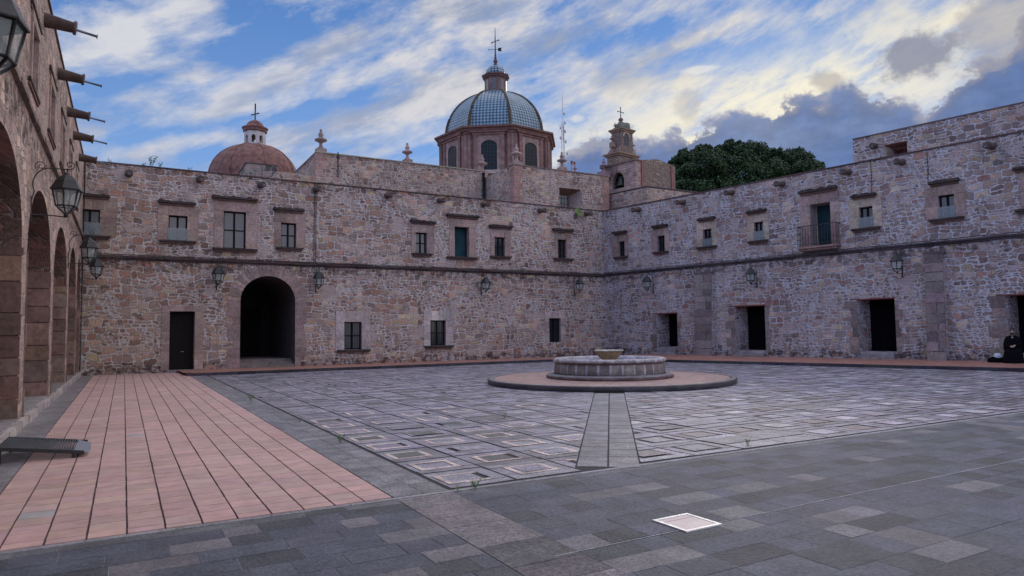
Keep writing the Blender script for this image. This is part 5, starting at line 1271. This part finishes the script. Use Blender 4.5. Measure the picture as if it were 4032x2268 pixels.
b = MB(); b.box(-s_, s_, -s_, s_, 0, .003, (.03, .02, .02)); b.build('gap', 'stone', ht)
lp = MB(); lp.box(-.06, .06, -.03, .03, 0, .02, (.62, .62, .60)); lt = lp.build('paper_scrap', 'stone'); q = at_r(645, 1557, 1); 
def onfloor(px, py, z=0.):
    q = ray(px, py); return Vector((0, 0, EYE))+q*((z-EYE)/q.z)
P = onfloor(645, 1557); lt.location = (P.x, P.y, .012); tag(lt, 'scrap of white paper lying on the red tile path', 'litter')
# ------------------------------------------------------------------ weeds
def weed(P, h, n_, seed, label, spread=.5, name='weed', group=None):
    rs = random.Random(seed); b = MB()
    for i in range(n_):
        a = rs.uniform(0, 2*pi); L_ = h*rs.uniform(.5, 1); tip = Vector((cos(a)*spread*L_, sin(a)*spread*L_, L_)); mid = tip*.5+Vector((0, 0, L_*.12))
        b.tube([(0, 0, 0), mid, tip], [h*.014, h*.012, h*.004], 4, (.2, .2, .2))
        for k in range(9):
            f_ = .25+.75*k/8; p = (mid*(2*f_) if f_ < .5 else mid+(tip-mid)*(2*f_-1)); d = Vector((rs.uniform(-1, 1), rs.uniform(-1, 1), rs.uniform(-.2, .8))).normalized(); w = d.cross(Vector((0, 0, 1))).normalized()*h*.055; l_ = d*h*rs.uniform(.16, .28); v = rs.random()
            b.face([p, p+l_*.5+w, p+l_, p+l_*.5-w], (v, v, v))
    o = b.build(name, 'weed'); o.location = P; tag(o, label, 'weed', group); return o
G1 = 'weeds growing in the paving joints'; G2 = 'weeds growing on the parapets'
for i, (x, y, h, lb) in enumerate(((988, 1580, .26, 'green weed in the stone strip beside the tile path, farthest of the paving weeds'), (1340, 1745, .20, 'low double weed in the dark joint right of the tile path'), (1180, 1665, .12, 'tiny weed in the joint between stone strips, between two taller ones'),
                                   (1985, 1648, .16, 'round green tuft in the middle field left of the diagonal path'), (1872, 1930, .17, 'upright weed in the joint before the foreground slabs, left of the diagonal path'), (1802, 1936, .09, 'small bright leafy weed at the end of a pale frame strip'),
                                   (2945, 1755, .17, 'thin upright weed at the field edge right of the diagonal path'))):
    P = onfloor(x, y); weed((P.x, P.y, .004), h*.72, 7, 100+i, lb, .6, group=G1)
for i, (x, y, h, lb) in enumerate(((430, 640, .22, 'smallest sprig on the back parapet, nearest the arcade'), (565, 655, .26, 'low sprig on the back parapet left of the tallest weed'), (595, 655, .55, 'tallest weed sprouting from the back parapet'), (630, 661, .32, 'bushy weed on the back parapet right of the tallest weed'), (750, 672, .24, 'sprig on the back parapet just left of the small red dome'))):
    u, z = PB.uz(x, y); w = PB.world(u, .3, ZP+.05); weed(w, h, 6, 200+i, lb, .5, 'weed', G2)
u, z = PB.uz(2275, 850); w = PB.world(u, -.01, z); o = weed(w, .55, 9, 300, 'green plant growing out of the back wall beside the last rain spout', .9, 'weed', G2); o.rotation_euler = (radians(60), 0, 0)
# ------------------------------------------------------------------ seated person by the right doorway, with a bag
def skin(name, pts, edges, radii, mt, parent, root=0, sub=2):
    me = bpy.data.meshes.new(name); me.from_pydata(pts, edges, []); o = bpy.data.objects.new(name, me); COL.objects.link(o); o.parent = parent
    sk = o.modifiers.new('skin', 'SKIN'); sk.use_smooth_shade = True
    for i, v in enumerate(me.skin_vertices[0].data): v.radius = (radii[i], radii[i]) if not hasattr(radii[i], '__len__') else radii[i]
    me.skin_vertices[0].data[root].use_root = True
    s = o.modifiers.new('sub', 'SUBSURF'); s.levels = sub; s.render_levels = sub; me.materials.append(M[mt] if isinstance(mt, str) else mt); return o
M['cloth'] = plain('black_cloth', (.003, .003, .005), .95, 0, .3, 14, .003, .1); M['skin'] = plain('skin', (.42, .28, .22), .55, 0, .1, 20, 0); M['hair'] = plain('hair', (.010, .008, .008), .6); M['towel'] = plain('pale_blue_cloth', (.42, .52, .58), .9, 0, .15); M['navy'] = plain('navy_cloth', (.012, .016, .05), .9)
if True:
    px_, py_ = 4013, 1437
    q = ray(px_, py_); zf = .15; t_ = (zf-EYE)/q.z; P0 = Vector((0, 0, EYE))+q*t_
    # keep the figure a little in front of the wall
    u, _ = PR.uz(px_, 1400); Pw = PR.world(u, -.75, .165)
    pe = thing('person', 'person in loose black clothes seated by the right wall, hands in the lap', 'person', (Pw.x, Pw.y, .17), atan2(-Pw.x, Pw.y)+radians(0))
    pe.scale = (.88, .88, .93)
    # local: -y faces the camera
    sh, hp = 1.02, .50
    pts = [(0, .05, hp), (0, .04, .72), (0, .02, .92), (0, .0, 1.06), (0, -.01, 1.14),
           (-.19, .02, 1.01), (-.27, -.02, .78), (-.12, -.27, .66), (.19, .02, 1.01), (.27, -.02, .78), (.10, -.29, .70),
           (-.11, .0, .48), (-.17, -.42, .50), (-.16, -.40, .10), (.11, .0, .48), (.17, -.42, .50), (.16, -.40, .10), (-.17, -.56, .05), (.17, -.56, .05)]
    ed = [(0, 1), (1, 2), (2, 3), (3, 4), (2, 5), (5, 6), (6, 7), (2, 8), (8, 9), (9, 10), (0, 11), (11, 12), (12, 13), (0, 14), (14, 15), (15, 16), (13, 17), (16, 18)]
    rd = [.17, .16, .17, .075, .06, .085, .07, .045, .085, .07, .045, .12, .095, .065, .12, .095, .065, .045, .045]
    skin('body', pts, ed, rd, 'cloth', pe)
    hd = MB(); hd.lathe([(0, -.125), (.035, -.12), (.062, -.09), (.074, -.03), (.080, .03), (.074, .08), (.05, .118), (0, .13)], 16, (0, -.03, 1.27), sx=.93); 
    hd.box(-.012, .012, -.135, -.10, 1.24, 1.275); 
    for s_ in (-1, 1): hd.box(s_*.074-.008, s_*.074+.008, -.045, -.01, 1.245, 1.295)
    hd.tube([(0, -.02, 1.12), (0, -.03, 1.20)], .052, 8); hd_o = hd.build('head', 'skin', pe)
    f_ = MB()
    for s_ in (-1, 1): f_.box(s_*.03-.013, s_*.03+.013, -.114, -.100, 1.279, 1.288); f_.box(s_*.03-.018, s_*.03+.018, -.115, -.100, 1.302, 1.308)
    f_.box(-.022, .022, -.112, -.09, 1.206, 1.214); f_.build('face', 'hair', pe)
    b = MB(); b.lathe([(.084, .01), (.090, .05), (.083, .10), (.055, .138), (0, .15)], 16, (0, -.018, 1.27), sx=.95); b.lathe([(.06, -.13), (.078, -.10), (.082, -.05), (.07, -.045)], 16, (0, -.022, 1.27)); b.build('hair', 'hair', pe)
    for s_ in (-1, 1):
        hx, hy, hz = s_*.07, -.33, .665 if s_ < 0 else .70; pts = [(hx+s_*.03, hy+.04, hz), (hx, hy, hz)]; ed = [(0, 1)]; rd = [.026, .032]
        for k in range(4):
            i0 = len(pts); fx = hx-s_*.01; o_x = -.024+.016*k; L_ = (.07, .08, .076, .06)[k]
            pts += [(fx-s_*.02, hy-.01+o_x*.4, hz+o_x), (fx-s_*(.02+L_*.55), hy-.02+o_x*.4, hz+o_x-.004), (fx-s_*(.02+L_*.95), hy-.012+o_x*.4, hz+o_x-.02)]; ed += [(1, i0), (i0, i0+1), (i0+1, i0+2)]; rd += [.010, .009, .008]
        i0 = len(pts); pts += [(hx-s_*.0, hy-.02, hz+.035), (hx-s_*.035, hy-.03, hz+.05)]; ed += [(1, i0), (i0, i0+1)]; rd += [.011, .009]
        skin('hand', pts, ed, rd, 'skin', pe, 1, 1)
    b = MB(); b.lathe([(.40, .02), (.385, .12), (.36, .30), (.33, .47), (.30, .53), (0, .55)], 20, (0, -.22, 0), sx=.95); b.build('skirt', 'cloth', pe)
    b = MB(); b.lathe([(.33, .50), (.34, .62), (.33, .80), (.29, .95), (.20, 1.06), (.09, 1.12)], 18, (0, .0, 0), sx=1.0); b.v = [(v[0], v[1]*.62 if v[1] < 0 else v[1]*.55, v[2]) for v in b.v]; b.build('jacket', 'cloth', pe)
    b = MB(); b.face([(-.035, -.135, 1.06), (.035, -.135, 1.06), (.0, -.16, .98)]); b.build('collar', 'skin', pe)
    st = thing('stool', 'dark low stool under the seated person', 'stool', (Pw.x, Pw.y, .17), atan2(-Pw.x, Pw.y)); b = MB(); b.box(-.18, .18, -.10, .24, .36, .41); b.build('seat', 'dark', st)
    for (x, y) in ((-.15, -.07), (.15, -.07), (-.15, .2), (.15, .2)): MB().box(x-.02, x+.02, y-.02, y+.02, 0, .36).build('leg', 'dark', st)
    Pb = Pw+PR.t*-.52+PR.n*.0; bag = thing('bag', 'slumped dark bag with a pale blue cloth spilling out, left of the seated person', 'bag', (Pb.x, Pb.y, .165), -PR.az)
    def lump(name, mtn, cen, rad, seed):
        b = MB(); b.lathe([(sin(pi*i/10)*1., -cos(pi*i/10)) for i in range(11)], 18, (0, 0, 0))
        b.v = [tuple(Vector((cen[0]+v[0]*rad[0], cen[1]+v[1]*rad[1], max(0, cen[2]+v[2]*rad[2])))*(1+.10*mnoise.noise(Vector(v)*1.7+Vector((seed, 0, 0))))) for v in b.v]; return b.build(name, mtn, bag)
    lump('body', 'cloth', (0, 0, .10), (.34, .22, .16), 3); lump('cloth', 'towel', (.04, -.04, .24), (.16, .13, .13), 8)
